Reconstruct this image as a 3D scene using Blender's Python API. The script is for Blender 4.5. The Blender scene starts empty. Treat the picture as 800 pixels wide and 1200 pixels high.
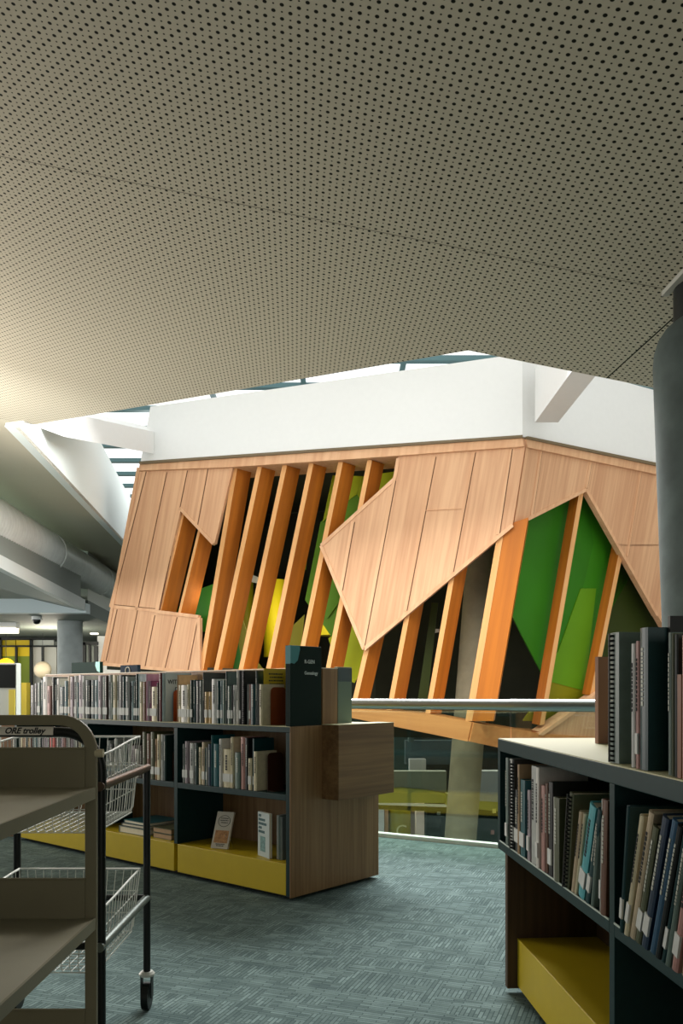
import bpy, math, random
from mathutils import Vector, Matrix
random.seed(7)
COL = bpy.context.scene.collection
F, CX, HY, H = 980.0, 400.0, 810.0, 1.2      # focal length (px), principal column, horizon row, eye height

def pt(px, py, Y):
    return Vector(((px-CX)/F*Y, Y, H+(HY-py)/F*Y))

# ---------------------------------------------------------------- materials
def lin(h):
    h = h.lstrip('#'); out = []
    for i in (0, 2, 4):
        c = int(h[i:i+2], 16)/255
        out.append(c/12.92 if c <= .04045 else ((c+.055)/1.055)**2.4)
    return (*out, 1)
MATS = {}
def mat(name, hexc, rough=.6, metal=0, spec=.4, noise=0, nscale=12, alpha=None, emit=0, stretch=None, bump=0):
    if name in MATS: return MATS[name]
    m = bpy.data.materials.new(name); m.use_nodes = True
    nt = m.node_tree; b = nt.nodes['Principled BSDF']
    c = lin(hexc)
    b.inputs['Base Color'].default_value = c
    b.inputs['Roughness'].default_value = rough
    b.inputs['Metallic'].default_value = metal
    b.inputs['Specular IOR Level'].default_value = spec
    if emit:
        b.inputs['Emission Color'].default_value = c
        b.inputs['Emission Strength'].default_value = emit
    if noise:
        tc = nt.nodes.new('ShaderNodeTexCoord'); mp = nt.nodes.new('ShaderNodeMapping')
        if stretch: mp.inputs['Scale'].default_value = stretch
        n = nt.nodes.new('ShaderNodeTexNoise'); n.inputs['Scale'].default_value = nscale; n.inputs['Detail'].default_value = 5
        r = nt.nodes.new('ShaderNodeMapRange')
        r.inputs['From Min'].default_value = .3; r.inputs['From Max'].default_value = .7
        r.inputs['To Min'].default_value = 1-noise; r.inputs['To Max'].default_value = 1+noise
        mx = nt.nodes.new('ShaderNodeVectorMath'); mx.operation = 'SCALE'
        mx.inputs[0].default_value = c[:3]
        L = nt.links.new
        L(tc.outputs['Object'], mp.inputs[0]); L(mp.outputs[0], n.inputs['Vector'])
        L(n.outputs['Fac'], r.inputs['Value']); L(r.outputs[0], mx.inputs['Scale']); L(mx.outputs[0], b.inputs['Base Color'])
        if bump:
            bp = nt.nodes.new('ShaderNodeBump'); bp.inputs['Strength'].default_value = bump
            L(n.outputs['Fac'], bp.inputs['Height']); L(bp.outputs[0], b.inputs['Normal'])
    MATS[name] = m
    return m
def glass_mat(name, hexc, mix=.06, rough=.02):
    m = bpy.data.materials.new(name); m.use_nodes = True; nt = m.node_tree
    for n in list(nt.nodes): nt.nodes.remove(n)
    o = nt.nodes.new('ShaderNodeOutputMaterial'); t = nt.nodes.new('ShaderNodeBsdfTransparent'); g = nt.nodes.new('ShaderNodeBsdfGlossy')
    t.inputs[0].default_value = lin(hexc); g.inputs['Roughness'].default_value = rough
    x = nt.nodes.new('ShaderNodeMixShader'); x.inputs[0].default_value = mix
    nt.links.new(t.outputs[0], x.inputs[1]); nt.links.new(g.outputs[0], x.inputs[2]); nt.links.new(x.outputs[0], o.inputs[0])
    return m

# wood whose grain runs along a given world/object axis (stretched noise)
def wood(name, hexa, hexb, axis, scale=1.0, rough=.5, fine=60):
    m = bpy.data.materials.new(name); m.use_nodes = True; nt = m.node_tree; b = nt.nodes['Principled BSDF']; L = nt.links.new
    tc = nt.nodes.new('ShaderNodeTexCoord')
    a = Vector(axis).normalized()
    q = a.rotation_difference(Vector((0, 0, 1))).to_euler()
    mr = nt.nodes.new('ShaderNodeMapping'); mr.inputs['Rotation'].default_value = q
    ms = nt.nodes.new('ShaderNodeMapping'); ms.inputs['Scale'].default_value = (scale, scale, scale*.035)
    L(tc.outputs['Object'], mr.inputs[0]); L(mr.outputs[0], ms.inputs[0])
    n = nt.nodes.new('ShaderNodeTexNoise'); n.inputs['Scale'].default_value = fine; n.inputs['Detail'].default_value = 4
    n2 = nt.nodes.new('ShaderNodeTexNoise'); n2.inputs['Scale'].default_value = fine*.12; n2.inputs['Detail'].default_value = 2
    L(ms.outputs[0], n.inputs['Vector']); L(ms.outputs[0], n2.inputs['Vector'])
    ad = nt.nodes.new('ShaderNodeMath'); ad.operation = 'ADD'; L(n.outputs['Fac'], ad.inputs[0]); L(n2.outputs['Fac'], ad.inputs[1])
    r = nt.nodes.new('ShaderNodeValToRGB'); r.color_ramp.elements[0].position = .38; r.color_ramp.elements[1].position = .62
    r.color_ramp.elements[0].color = lin(hexb); r.color_ramp.elements[1].color = lin(hexa)
    h = nt.nodes.new('ShaderNodeMath'); h.operation = 'MULTIPLY'; h.inputs[1].default_value = .5
    L(ad.outputs[0], h.inputs[0]); L(h.outputs[0], r.inputs[0]); L(r.outputs[0], b.inputs['Base Color'])
    b.inputs['Roughness'].default_value = rough; b.inputs['Specular IOR Level'].default_value = .3
    MATS[name] = m
    return m

def mnode(nt, op, a, b=None):
    n = nt.nodes.new('ShaderNodeMath'); n.operation = op
    for i, v in enumerate((a, b)):
        if v is None: continue
        if isinstance(v, (int, float)): n.inputs[i].default_value = v
        else: nt.links.new(v, n.inputs[i])
    return n.outputs[0]

# ---------------------------------------------------------------- mesh helpers
def link(name, verts, faces, m, parent=None, smooth=False, bevel=0, mats=None, fm=None):
    me = bpy.data.meshes.new(name)
    me.from_pydata([tuple(v) for v in verts], [], faces)
    for x in (mats or [m]): me.materials.append(x)
    if fm: me.polygons.foreach_set('material_index', fm)
    if smooth: me.polygons.foreach_set('use_smooth', [True]*len(me.polygons))
    me.update()
    o = bpy.data.objects.new(name, me); COL.objects.link(o)
    if parent: o.parent = parent
    if bevel:
        b = o.modifiers.new('bevel', 'BEVEL'); b.width = bevel; b.segments = 2; b.limit_method = 'ANGLE'
    return o
class MB:
    def __init__(s): s.v = []; s.f = []; s.m = []
    def add(s, v, f, mi=0):
        k = len(s.v); s.v += [Vector(x) for x in v]; s.f += [tuple(i+k for i in q) for q in f]; s.m += [mi]*len(f)
        return s
    def box(s, x0, x1, y0, y1, z0, z1, mi=0):
        return s.add([(x0,y0,z0),(x1,y0,z0),(x1,y1,z0),(x0,y1,z0),(x0,y0,z1),(x1,y0,z1),(x1,y1,z1),(x0,y1,z1)],
              [(0,3,2,1),(4,5,6,7),(0,1,5,4),(1,2,6,5),(2,3,7,6),(3,0,4,7)], mi)
    def hexa(s, bot, top, mi=0):   # four bottom points and four matching top points
        n = len(bot)
        return s.add(list(bot)+list(top), [tuple(range(n))[::-1], tuple(range(n, 2*n))]+[(i, (i+1)%n, n+(i+1)%n, n+i) for i in range(n)], mi)
    def tube(s, pts, r, n=8, cap=True, mi=0):
        pts = [Vector(p) for p in pts]; k = len(s.v); R = r if isinstance(r, (list, tuple)) else [r]*len(pts)
        t0 = (pts[1]-pts[0]).normalized(); up = Vector((0,0,1)) if abs(t0.z) < .9 else Vector((1,0,0))
        a = t0.cross(up).normalized()
        for i, p in enumerate(pts):
            t = (pts[min(i+1, len(pts)-1)]-pts[max(i-1, 0)]).normalized()
            a = (a-t*a.dot(t)).normalized(); b = t.cross(a)
            for j in range(n):
                w = 2*math.pi*j/n; s.v.append(p+(a*math.cos(w)+b*math.sin(w))*R[i])
        for i in range(len(pts)-1):
            for j in range(n):
                s.f.append((k+i*n+j, k+i*n+(j+1)%n, k+(i+1)*n+(j+1)%n, k+(i+1)*n+j)); s.m.append(mi)
        if cap:
            s.f.append(tuple(k+j for j in range(n))[::-1]); s.f.append(tuple(k+(len(pts)-1)*n+j for j in range(n))); s.m += [mi, mi]
        return s
    def cyl(s, c, r, h, n=24, mi=0):
        c = Vector(c); return s.tube([c, c+Vector((0,0,h))], r, n, True, mi)
    def build(s, name, m, parent=None, smooth=False, bevel=0, mats=None):
        return link(name, s.v, s.f, m, parent, smooth, bevel, mats, s.m if mats else None)
def autosmooth(o, ang=40):
    me = o.data
    import bmesh
    bm = bmesh.new(); bm.from_mesh(me)
    bmesh.ops.recalc_face_normals(bm, faces=bm.faces)
    for e in bm.edges:
        if len(e.link_faces) == 2 and e.calc_face_angle(0) > math.radians(ang): e.smooth = False
    for f in bm.faces: f.smooth = True
    bm.to_mesh(me); bm.free()
def empty(name, loc=(0,0,0), rz=0, parent=None):
    o = bpy.data.objects.new(name, None); COL.objects.link(o); o.location = loc; o.rotation_euler = (0,0,rz)
    o.empty_display_size = .1
    if parent: o.parent = parent
    return o
def tag(o, label=None, cat=None, group=None, kind=None):
    if label: o['label'] = label
    if cat: o['category'] = cat
    if group: o['group'] = group
    if kind: o['kind'] = kind
    return o
def struct(o): o['kind'] = 'structure'; return o
def text(name, s, size, M, m, parent=None, shear=0, align='LEFT', bold=0, extrude=.0004):
    cu = bpy.data.curves.new(name, 'FONT'); cu.body = s; cu.size = size; cu.shear = shear; cu.align_x = align; cu.extrude = extrude; cu.offset = bold
    t = bpy.data.objects.new('tmp', cu); COL.objects.link(t)
    dg = bpy.context.evaluated_depsgraph_get(); dg.update()
    me = bpy.data.meshes.new_from_object(t.evaluated_get(dg)); me.materials.clear(); me.materials.append(m)
    bpy.data.objects.remove(t)
    o = bpy.data.objects.new(name, me); COL.objects.link(o)
    if parent: o.parent = parent
    o.matrix_local = M
    return o
def frame(o, x, y, z):   # matrix from origin and three axes
    m = Matrix((x, y, z)).transposed().to_4x4(); m.translation = Vector(o); return m

# ================================================================ ROOM SHELL
# carpet: broken basket weave of short strips
def carpet():
    m = bpy.data.materials.new('carpet'); m.use_nodes = True; nt = m.node_tree; b = nt.nodes['Principled BSDF']; L = nt.links.new
    tc = nt.nodes.new('ShaderNodeTexCoord')
    rot = nt.nodes.new('ShaderNodeMapping'); rot.inputs['Rotation'].default_value = (0,0,math.radians(20)); L(tc.outputs['Object'], rot.inputs[0])
    def brick(ang, w, h, off):
        mp = nt.nodes.new('ShaderNodeMapping'); mp.inputs['Rotation'].default_value = (0,0,ang); mp.inputs['Location'].default_value = (off, off*.7, 0)
        L(rot.outputs[0], mp.inputs[0])
        k = nt.nodes.new('ShaderNodeTexBrick'); k.inputs['Scale'].default_value = 1; k.inputs['Brick Width'].default_value = w
        k.inputs['Row Height'].default_value = h; k.inputs['Mortar Size'].default_value = .0022; k.inputs['Bias'].default_value = 0
        k.inputs['Color1'].default_value = (1,1,1,1); k.inputs['Color2'].default_value = (.5,.5,.5,1); k.inputs['Mortar'].default_value = (.3,.3,.3,1)
        k.offset = .37
        L(mp.outputs[0], k.inputs['Vector']); return k.outputs['Color']
    b1 = brick(0, .11, .017, 0); b2 = brick(math.pi/2, .09, .017, .3)
    # random blocks decide which weave direction shows
    k = nt.nodes.new('ShaderNodeTexBrick'); k.inputs['Scale'].default_value = 1; k.inputs['Brick Width'].default_value = .13; k.inputs['Row Height'].default_value = .085
    k.inputs['Mortar Size'].default_value = 0; k.inputs['Color1'].default_value = (0,0,0,1); k.inputs['Color2'].default_value = (1,1,1,1); k.offset = .4
    L(rot.outputs[0], k.inputs['Vector'])
    st = mnode(nt, 'GREATER_THAN', k.outputs['Color'], .5)
    mx = nt.nodes.new('ShaderNodeMix'); mx.data_type = 'RGBA'; L(st, mx.inputs[0]); L(b1, mx.inputs[6]); L(b2, mx.inputs[7])
    nz = nt.nodes.new('ShaderNodeTexNoise'); nz.inputs['Scale'].default_value = 260; L(tc.outputs['Object'], nz.inputs['Vector'])
    nz2 = nt.nodes.new('ShaderNodeTexNoise'); nz2.inputs['Scale'].default_value = 7; L(tc.outputs['Object'], nz2.inputs['Vector'])
    v = mnode(nt, 'MULTIPLY', mx.outputs[2], mnode(nt, 'ADD', mnode(nt, 'MULTIPLY', nz.outputs['Fac'], .7), mnode(nt, 'MULTIPLY', nz2.outputs['Fac'], .7)))
    r = nt.nodes.new('ShaderNodeValToRGB'); r.color_ramp.elements[0].position = .15; r.color_ramp.elements[1].position = .85
    r.color_ramp.elements[0].color = lin('#354747'); r.color_ramp.elements[1].color = lin('#788c8a')
    L(v, r.inputs[0]); L(r.outputs[0], b.inputs['Base Color']); b.inputs['Roughness'].default_value = .95; b.inputs['Specular IOR Level'].default_value = .15
    bp = nt.nodes.new('ShaderNodeBump'); bp.inputs['Strength'].default_value = .25; bp.inputs['Distance'].default_value = .004; L(v, bp.inputs['Height']); L(bp.outputs[0], b.inputs['Normal'])
    return m
M_carpet = carpet()
M_white = mat('white_paint', '#e0dfdc', .7, noise=.01)
M_offwhite = mat('off_white_plaster', '#cfccc4', .8)
M_soffit = mat('soffit_paint', '#aaa99f', .8)
M_trim = mat('floor_edge_trim', '#dfe6e4', .5)
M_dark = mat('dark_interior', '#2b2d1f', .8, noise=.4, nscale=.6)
M_green_dark = mat('dark_green_laminate', '#133131', .5, spec=.22, noise=.06, nscale=40)
M_concrete = mat('concrete', '#a3a8a7', .85, noise=.12, nscale=4)
M_steel = mat('brushed_steel', '#aab1b2', .28, metal=1)
M_black = mat('black_metal', '#0a100f', .42, spec=.3)

# railing line along the floor edge (the atrium void begins behind it)
R0 = Vector((.303, 6.9, 0)); RD = Vector((.865, -.502, 0)).normalized()
ra = R0-RD*4.2; rb = R0+RD*5.2        # left and right ends of the balustrade
fl = [(-16,-6,0), (6,-6,0), (6,rb.y-.4,0), (rb.x,rb.y,0), (ra.x,ra.y,0), (-4.1,12,0), (-5.2,30,0), (-16,30,0)]
mb = MB(); mb.hexa([(x,y,-.35) for x,y,z in fl], fl); o = mb.build('floor', M_carpet); struct(o)

# perforated sloping ceiling: falls to the right by one in five, level along its length
CS = -.2; RDIR = Vector((1, 0, CS)); CDIR = Vector((-.056, 1, 0))
def cz(x, y): return 3.66+CS*(x+.056*y)
def ceil_mat():
    m = bpy.data.materials.new('perforated_plasterboard'); m.use_nodes = True; nt = m.node_tree; b = nt.nodes['Principled BSDF']; L = nt.links.new
    tc = nt.nodes.new('ShaderNodeTexCoord'); sp = nt.nodes.new('ShaderNodeSeparateXYZ'); L(tc.outputs['Object'], sp.inputs[0])
    s = .0315
    u = mnode(nt, 'MULTIPLY', mnode(nt, 'ADD', sp.outputs['X'], mnode(nt, 'MULTIPLY', sp.outputs['Y'], .056)), 1.02/s)
    v = mnode(nt, 'MULTIPLY', sp.outputs['Y'], 1/s)
    u = mnode(nt, 'ADD', u, 1000); v = mnode(nt, 'ADD', v, 1000)
    fu = mnode(nt, 'SUBTRACT', mnode(nt, 'FRACT', u), .5); fv = mnode(nt, 'SUBTRACT', mnode(nt, 'FRACT', v), .5)
    d = mnode(nt, 'SQRT', mnode(nt, 'ADD', mnode(nt, 'MULTIPLY', fu, fu), mnode(nt, 'MULTIPLY', fv, fv)))
    par = mnode(nt, 'MODULO', mnode(nt, 'ADD', mnode(nt, 'FLOOR', u), mnode(nt, 'FLOOR', v)), 2)
    rad = mnode(nt, 'ADD', mnode(nt, 'MULTIPLY', par, .135), .125)
    ms = nt.nodes.new('ShaderNodeMapRange'); L(mnode(nt, 'SUBTRACT', d, rad), ms.inputs['Value'])
    ms.inputs['From Min'].default_value = -.03; ms.inputs['From Max'].default_value = .03; ms.inputs['To Min'].default_value = 1; ms.inputs['To Max'].default_value = 0
    # the far plasterboard is plain beyond this line
    cut = mnode(nt, 'LESS_THAN', mnode(nt, 'ADD', sp.outputs['Y'], mnode(nt, 'MULTIPLY', sp.outputs['X'], -.45)), 11.4)
    # seams
    s1 = mnode(nt, 'LESS_THAN', mnode(nt, 'ABSOLUTE', mnode(nt, 'SUBTRACT', sp.outputs['Y'], 4.32)), .004)
    s2 = mnode(nt, 'LESS_THAN', mnode(nt, 'ABSOLUTE', mnode(nt, 'SUBTRACT', mnode(nt, 'ADD', sp.outputs['X'], mnode(nt, 'MULTIPLY', sp.outputs['Y'], .089)), 2.225)), .0045)
    s2 = mnode(nt, 'MULTIPLY', s2, mnode(nt, 'GREATER_THAN', sp.outputs['Y'], 4.5))
    hole = mnode(nt, 'MULTIPLY', ms.outputs[0], cut)
    tot = mnode(nt, 'MINIMUM', mnode(nt, 'ADD', mnode(nt, 'ADD', hole, mnode(nt, 'MULTIPLY', s1, .6)), s2), 1)
    mx = nt.nodes.new('ShaderNodeMix'); mx.data_type = 'RGBA'; L(tot, mx.inputs[0]); mx.inputs[6].default_value = lin('#aea795'); mx.inputs[7].default_value = lin('#14170f')
    L(mx.outputs[2], b.inputs['Base Color']); b.inputs['Roughness'].default_value = .9; b.inputs['Specular IOR Level'].default_value = .1
    return m
M_ceil = ceil_mat()
A = (.83,5.48); B_ = (-3.53,9.6); C_ = (-3.85,9.87); D_ = (-5.9,30)
cp = [(-16,-6), (6,-6), (6,5.5), A, B_, C_, D_, (-16,30)]
low = [(x,y,cz(x,y)) for x,y in cp]; up = [(x,y,cz(x,y)+.06) for x,y in cp]
mb = MB(); mb.hexa(low, up); struct(mb.build('ceiling', M_ceil))
# room walls: behind the camera, right of the camera, far left glazed wall piers
struct(MB().box(-16,6,-6.2,-6,0,7).build('wall_back', mat('back_wall_paint', '#6f7468', .8)))
struct(MB().box(6,6.2,-6.2,5.5,0,5).build('wall_right', mat('right_wall_paint', '#7d8378', .8)))  # one even grey green paint
mb = MB()
mb.box(-16.2,-16,-6.2,30,0,.8); mb.box(-16.2,-16,-6.2,30,3.3,7.2)
for y in (-6.2,-1,4,9,14,19,24,29.4): mb.box(-16.2,-16,y,y+.6,.8,3.3)
struct(mb.build('wall_left', M_offwhite))

# upstand that closes the atrium side of the ceiling void (white, triangular in view)
def wall_up(name, p, q, h, m, th=.12, dz=0):
    p = Vector((p[0],p[1],cz(*p)+dz)); q = Vector((q[0],q[1],cz(*q)+dz)); n = Vector(((q-p).y, -(q-p).x, 0)).normalized()*-th
    hp, hq = (h if isinstance(h, tuple) else (h,h))
    mb = MB(); mb.hexa([p, q, q+n, p+n], [p+Vector((0,0,hp)), q+Vector((0,0,hq)), q+n+Vector((0,0,hq)), p+n+Vector((0,0,hp))])
    return struct(mb.build(name, m))
wall_up('wall_atrium_west', C_, D_, (1.75, .4), mat('upstand_white', '#dfe6e3', .7))
wall_up('trim_1', B_, C_, .5, M_white)
mb = MB()
for p, q in ((A, B_), ((6,5.5), A)):
    a = Vector((p[0],p[1],cz(*p)+.06)); b = Vector((q[0],q[1],cz(*q)+.06))
    mb.hexa([a, b, b+Vector((-.05,-.1,0)), a+Vector((-.05,-.1,0))], [v+Vector((0,0,.12)) for v in (a, b, b+Vector((-.05,-.1,0)), a+Vector((-.05,-.1,0)))])
struct(mb.build('trim_2', M_offwhite))

# ================================================================ TIMBER PAVILION
P0 = pt(612, 515, 14.0)
d1 = Vector((-.973, .23, 0)).normalized(); n1 = Vector((-.23, -.973, 0)).normalized()
CAM = Vector((0, 0, H))
def ray(px, py): return Vector(((px-CX)/F, 1, (HY-py)/F))
def onplane(px, py, P, n):
    r = ray(px, py); return CAM+r*(n.dot(P-CAM)/n.dot(r))
f1 = lambda px, py: onplane(px, py, P0, n1)
RB = f1(549, 868); ridge = (RB-P0).normalized()
d2 = Vector((1634, 980, 0)).normalized()
n2 = ridge.cross(d2).normalized()
if n2.dot(CAM-P0) < 0: n2 = -n2
f2 = lambda px, py: onplane(px, py, P0, n2)
n1v, n2v = n1, n2
def slab(mb, fn, n, poly, off, th, mi=0):
    fr = [fn(*p)-n*off for p in poly]; bk = [v-n*th for v in fr]
    mb.hexa(bk, fr, mi); return mb
grain = tuple(-ridge)
M_ply = wood('pale_timber_cladding', '#d6a881', '#c08e69', grain, 1, .55, 22)
M_batten = wood('pale_timber_batten', '#dcae86', '#c9966f', grain, 1, .55, 14)
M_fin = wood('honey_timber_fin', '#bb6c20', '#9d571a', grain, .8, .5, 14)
M_low = wood('amber_timber_beam', '#d28f55', '#b87540', (-.973,.23,.1), .8, .5, 14)
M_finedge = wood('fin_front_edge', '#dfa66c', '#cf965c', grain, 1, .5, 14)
M_groove = mat('groove_painted_shade', '#5c3a22', .9)  # dark seam strips, shade at the batten edges put into the colour
M_capm = mat('parapet_flashing', '#6d5c42', .6)
pav = empty('timber_pavilion', (P0.x, P0.y, -3.4)); tag(pav, 'angular timber-clad pavilion with leaning honey fins and green glass in the atrium', 'pavilion')
def fix(o):   # pavilion parts are modelled in world coordinates
    o.parent = pav; o.matrix_parent_inverse = Matrix.Translation(-Vector((P0.x, P0.y, -3.4))); return o
def part(mb, name, m, label=None, bevel=0):
    o = mb.build(name, m, bevel=bevel); autosmooth(o, 20); fix(o)
    if label: o['label'] = label
    return o
# cladding fields
L1 = [(168,545),(163,560),(120,778),(233,788),(233,723),(185,716),(212,596),(251,637.5),(272.5,549),(275,541)]
def clad(fn, n, poly, name='cladding_panel'):
    return part(slab(MB(), fn, n, poly, -.05, .14), name, M_ply)
clad(f1, n1v, [(220,544),(221,538.5),(276,536),(272.5,549),(251,637.5),(212,596)])
clad(f1, n1v, [(165,545),(171,541),(221,538.5),(212,596),(185,716),(134,711)])
clad(f1, n1v, [(134,711),(185,716),(233,723),(233,788),(120,778)])
clad(f1, n1v, [(467,536),(617,514),(600.5,616),(427,761),(377,640),(463,562)])
clad(f2, n2v, [(616,514),(800,551),(800,640),(722,640),(684,573.5),(600.5,616)])
clad(f2, n2v, [(800,638),(722,638),(767,720),(790,760),(800,760)])
# top fascia and parapet flashing
part(slab(MB(), f1, n1v, [(168,544),(612,515),(614,525),(430,538.5),(274,549),(166,553)], -.1, .8), 'fascia', M_batten)
part(slab(MB(), f2, n2v, [(611.5,515),(810,556),(810,566),(613,525)], -.1, .7), 'fascia', M_batten)
part(slab(MB(), f1, n1v, [(167,543),(612.5,512.5),(612.5,515.5),(167,546)], -.14, .7), 'flashing', M_capm)
part(slab(MB(), f2, n2v, [(611.5,512.5),(810,553),(810,556.5),(611.5,515.5)], -.14, .7), 'flashing', M_capm)
# bottom fascia
part(slab(MB(), f1, n1v, [(232,786),(335,783),(335,794),(232,793)], -.07, .85), 'bottom_beam', M_batten)
part(slab(MB(), f1, n1v, [(335,783),(412,830),(500,836),(553,846),(548,868.5),(412,841),(335,794)], -.07, .85), 'bottom_beam', M_low)
part(slab(MB(), f2, n2v, [(552,846),(630,859),(700,864),(700,900),(640,888),(547,868)], -.07, .7), 'bottom_beam', M_low)
part(slab(MB(), f2, n2v, [(630,857),(700,811),(800,745),(800,905),(690,893),(632,862)], -.03, .2), 'cladding_panel', M_ply)
part(slab(MB(), f2, n2v, [(627,860),(700,808),(700,813),(632,861)], -.09, .1), 'batten', M_batten)
# battens and dark groove strips on the cladding
def strip(fn, n, a, b, w, off, th, mb):
    A3 = fn(*a); B3 = fn(*b); t = (B3-A3).normalized(); s = n.cross(t).normalized()*w/2
    fr = [A3-s, B3-s, B3+s, A3+s]; fr = [v-n*off for v in fr]; mb.hexa([v-n*th for v in fr], fr)
SE1 = [((171,553),(131,712)), ((195,554),(161,715)), ((219,552),(186,715)), ((243,550),(231,615)),
       ((134,711),(185,716)), ((137,714),(124,774)), ((161,714),(149,776)), ((181,721),(169,783)), ((207,723),(192,786)), ((231,726),(219,788)),
       ((462,564),(426,756)), ((414,612),(400,692)), ((509,536),(475,716)), ((555,531),(529,672)), ((598,527),(583,627))]
SE2 = [((631,528),(620,604)), ((689,542),(684,572)), ((748,552),(732,652)), ((790,560),(772,725))]
for fn, n, S in ((f1, n1v, SE1), (f2, n2v, SE2)):
    for a, b in S:
        mb = MB(); strip(fn, n, a, b, .055, -.062, .03, mb); bt = part(mb, 'batten', M_batten)
        mb = MB()
        A3 = fn(*a); B3 = fn(*b); t = (B3-A3).normalized(); s = n.cross(t).normalized()
        for sg in (1,):
            sh = s*sg*.034
            fr = [v+sh-n*-.054 for v in (A3-s*.007, B3-s*.007, B3+s*.007, A3+s*.007)]
            mb.hexa([v-n*.02 for v in fr], fr)
        g = mb.build('groove', M_groove); g.parent = bt; g.matrix_parent_inverse = Matrix.Identity(4)
        part_label = None
# edge battens around the openings
EB1 = [((212,596),(251,637.5)), ((212,596),(185,716)), ((185,717),(234,723)), ((234,724),(234,788)), ((377,640),(463,562)), ((377,640),(427,761)), ((427,761),(600.5,616)), ((463,562),(467,538)),
       ((120,778),(233,788)), ((164,549),(121,777)), ((272.5,549),(251,637)), ((498,599),(541,597))]
EB2 = [((600.5,616),(684,574)), ((684,574),(767,721)), ((616,516),(600.5,616))]
for fn, n, S in ((f1, n1v, EB1), (f2, n2v, EB2)):
    for a, b in S:
        mb = MB(); strip(fn, n, a, b, .06 if a != (498,599) else .012, -.066, .12, mb); part(mb, 'edge_trim', M_batten)
# fins
FD = .62
FV = Vector((.225, .26, 0))
def fin(fn, n, top, bot, w, depth=None, name='fin', off=0, front=0):
    T = fn(*top); Bm = fn(*bot); s = (fn(top[0]+10, top[1])-fn(top[0], top[1])); s = s.normalized()*w
    fr = [Bm, Bm+s, T+s, T]
    fr = [v-n*off for v in fr]; bk = [v+(FV if depth is None else -n*depth) for v in fr]
    mb = MB(); mb.hexa(bk, fr); o = part(mb, name, M_fin)
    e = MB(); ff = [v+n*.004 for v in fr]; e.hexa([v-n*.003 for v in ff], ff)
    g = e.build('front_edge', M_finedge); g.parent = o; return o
W = .085
for top, bot in [((272.5,548),(232,789)), ((301,547),(250,786)), ((330.5,545),(279,785)), ((361.5,543),(311,785)), ((396,541),(345,790)),
                 ((430,539),(375,815)), ((434,727),(411,828)), ((482.5,675),(453,832)), ((534,632),(498,836))]:
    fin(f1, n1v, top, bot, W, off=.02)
for top, bot in [((213,598),(185,717)), ((232,618),(207,722))]:
    fin(f1, n1v, top, bot, .05, off=.03)
# the broad corner post
mb = MB(); fr = [f1(545,845), f1(578,845), f1(618.8,606.5), f1(587,617)]; mb.hexa([v-n1v*.45 for v in fr], fr); part(mb, 'corner_post', M_fin, 'broad leaning post at the pavilion corner')
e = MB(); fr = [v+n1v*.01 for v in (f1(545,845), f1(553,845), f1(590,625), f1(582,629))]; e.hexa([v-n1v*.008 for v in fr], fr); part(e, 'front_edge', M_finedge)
for top, bot, w in [((679.5,576),(633,850),.11), ((729,632),(692,815),.11)]:
    fin(f2, n2v, top, bot, w, .2, off=.02)
# glass facets behind the fins
def gm(name, hexc, rough=.25, emit=0): return mat(name, hexc, .5, spec=.2, noise=.08, nscale=1.2, emit=emit)
G_YG = gm('lime_glass', '#a3b010'); G_MG = gm('leaf_green_glass', '#5c8a14'); G_DG = gm('deep_green_glass', '#2f7012'); G_OL = gm('olive_glass', '#7d7a10'); G_DK = gm('dark_olive_glass', '#2f3a0e')
G_BY = gm('bright_yellow_drum', '#e0d020', .5)
def facet(fn, n, poly, m, off, label=None, name='glass_facet'):
    return part(slab(MB(), fn, n, poly, off, .03), name, m, label)
facet(f1, n1v, [(366,602),(378,545),(392,545),(414,546),(408,568),(384,585)], G_YG, .72, 'lime green glass')
facet(f1, n1v, [(384,585),(408,568),(421,590),(428,640),(372,720),(358,718),(344,698),(363,602)], G_MG, .74)
facet(f1, n1v, [(408,568),(414,546),(480,536),(476,565),(440,590),(421,590)], G_YG, .73, 'lime green glass')
facet(f1, n1v, [(421,590),(440,590),(476,565),(470,640),(428,650)], G_MG, .73)
facet(f1, n1v, [(329,642),(350,616),(345,660),(337,668)], G_MG, .72)
facet(f1, n1v, [(178,727),(200,690),(250,672),(262,695),(268,722),(262,745),(270,792),(232,794),(233,740)], G_DG, .74)
facet(f1, n1v, [(268,722),(262,745),(270,792),(300,792),(283,770)], G_OL, .73, 'olive glass')
facet(f1, n1v, [(378,640),(430,650),(420,770),(395,800),(375,742),(360,720)], G_MG, .78)
facet(f1, n1v, [(300,792),(316,742),(343,716),(336,792)], G_OL, .74, 'olive glass')
facet(f1, n1v, [(388,792),(372,745),(405,725),(424,768),(404,800)], G_YG, .76, 'lime green glass')
facet(f1, n1v, [(498,700),(506,700),(492,826),(480,826)], G_DK, .9)
facet(f2, n2v, [(612,590),(640,560),(700,545),(712,636),(680,770),(655,800),(628,748),(600,690)], G_DG, .34, 'deep green glass')
facet(f2, n2v, [(700,545),(765,660),(716,745),(700,815),(655,800),(680,770),(712,636)], gm('mid_deep_green_glass', '#357a12'), .36)
facet(f2, n2v, [(663,773),(669,765),(696,690),(714,690),(700,812),(655,800)], G_MG, .32)
facet(f2, n2v, [(740,610),(810,745),(760,800),(700,815),(716,745),(742,670)], G_DK, .36)
facet(f2, n2v, [(628,848),(660,800),(700,812),(700,850)], G_OL, .33)
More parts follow.
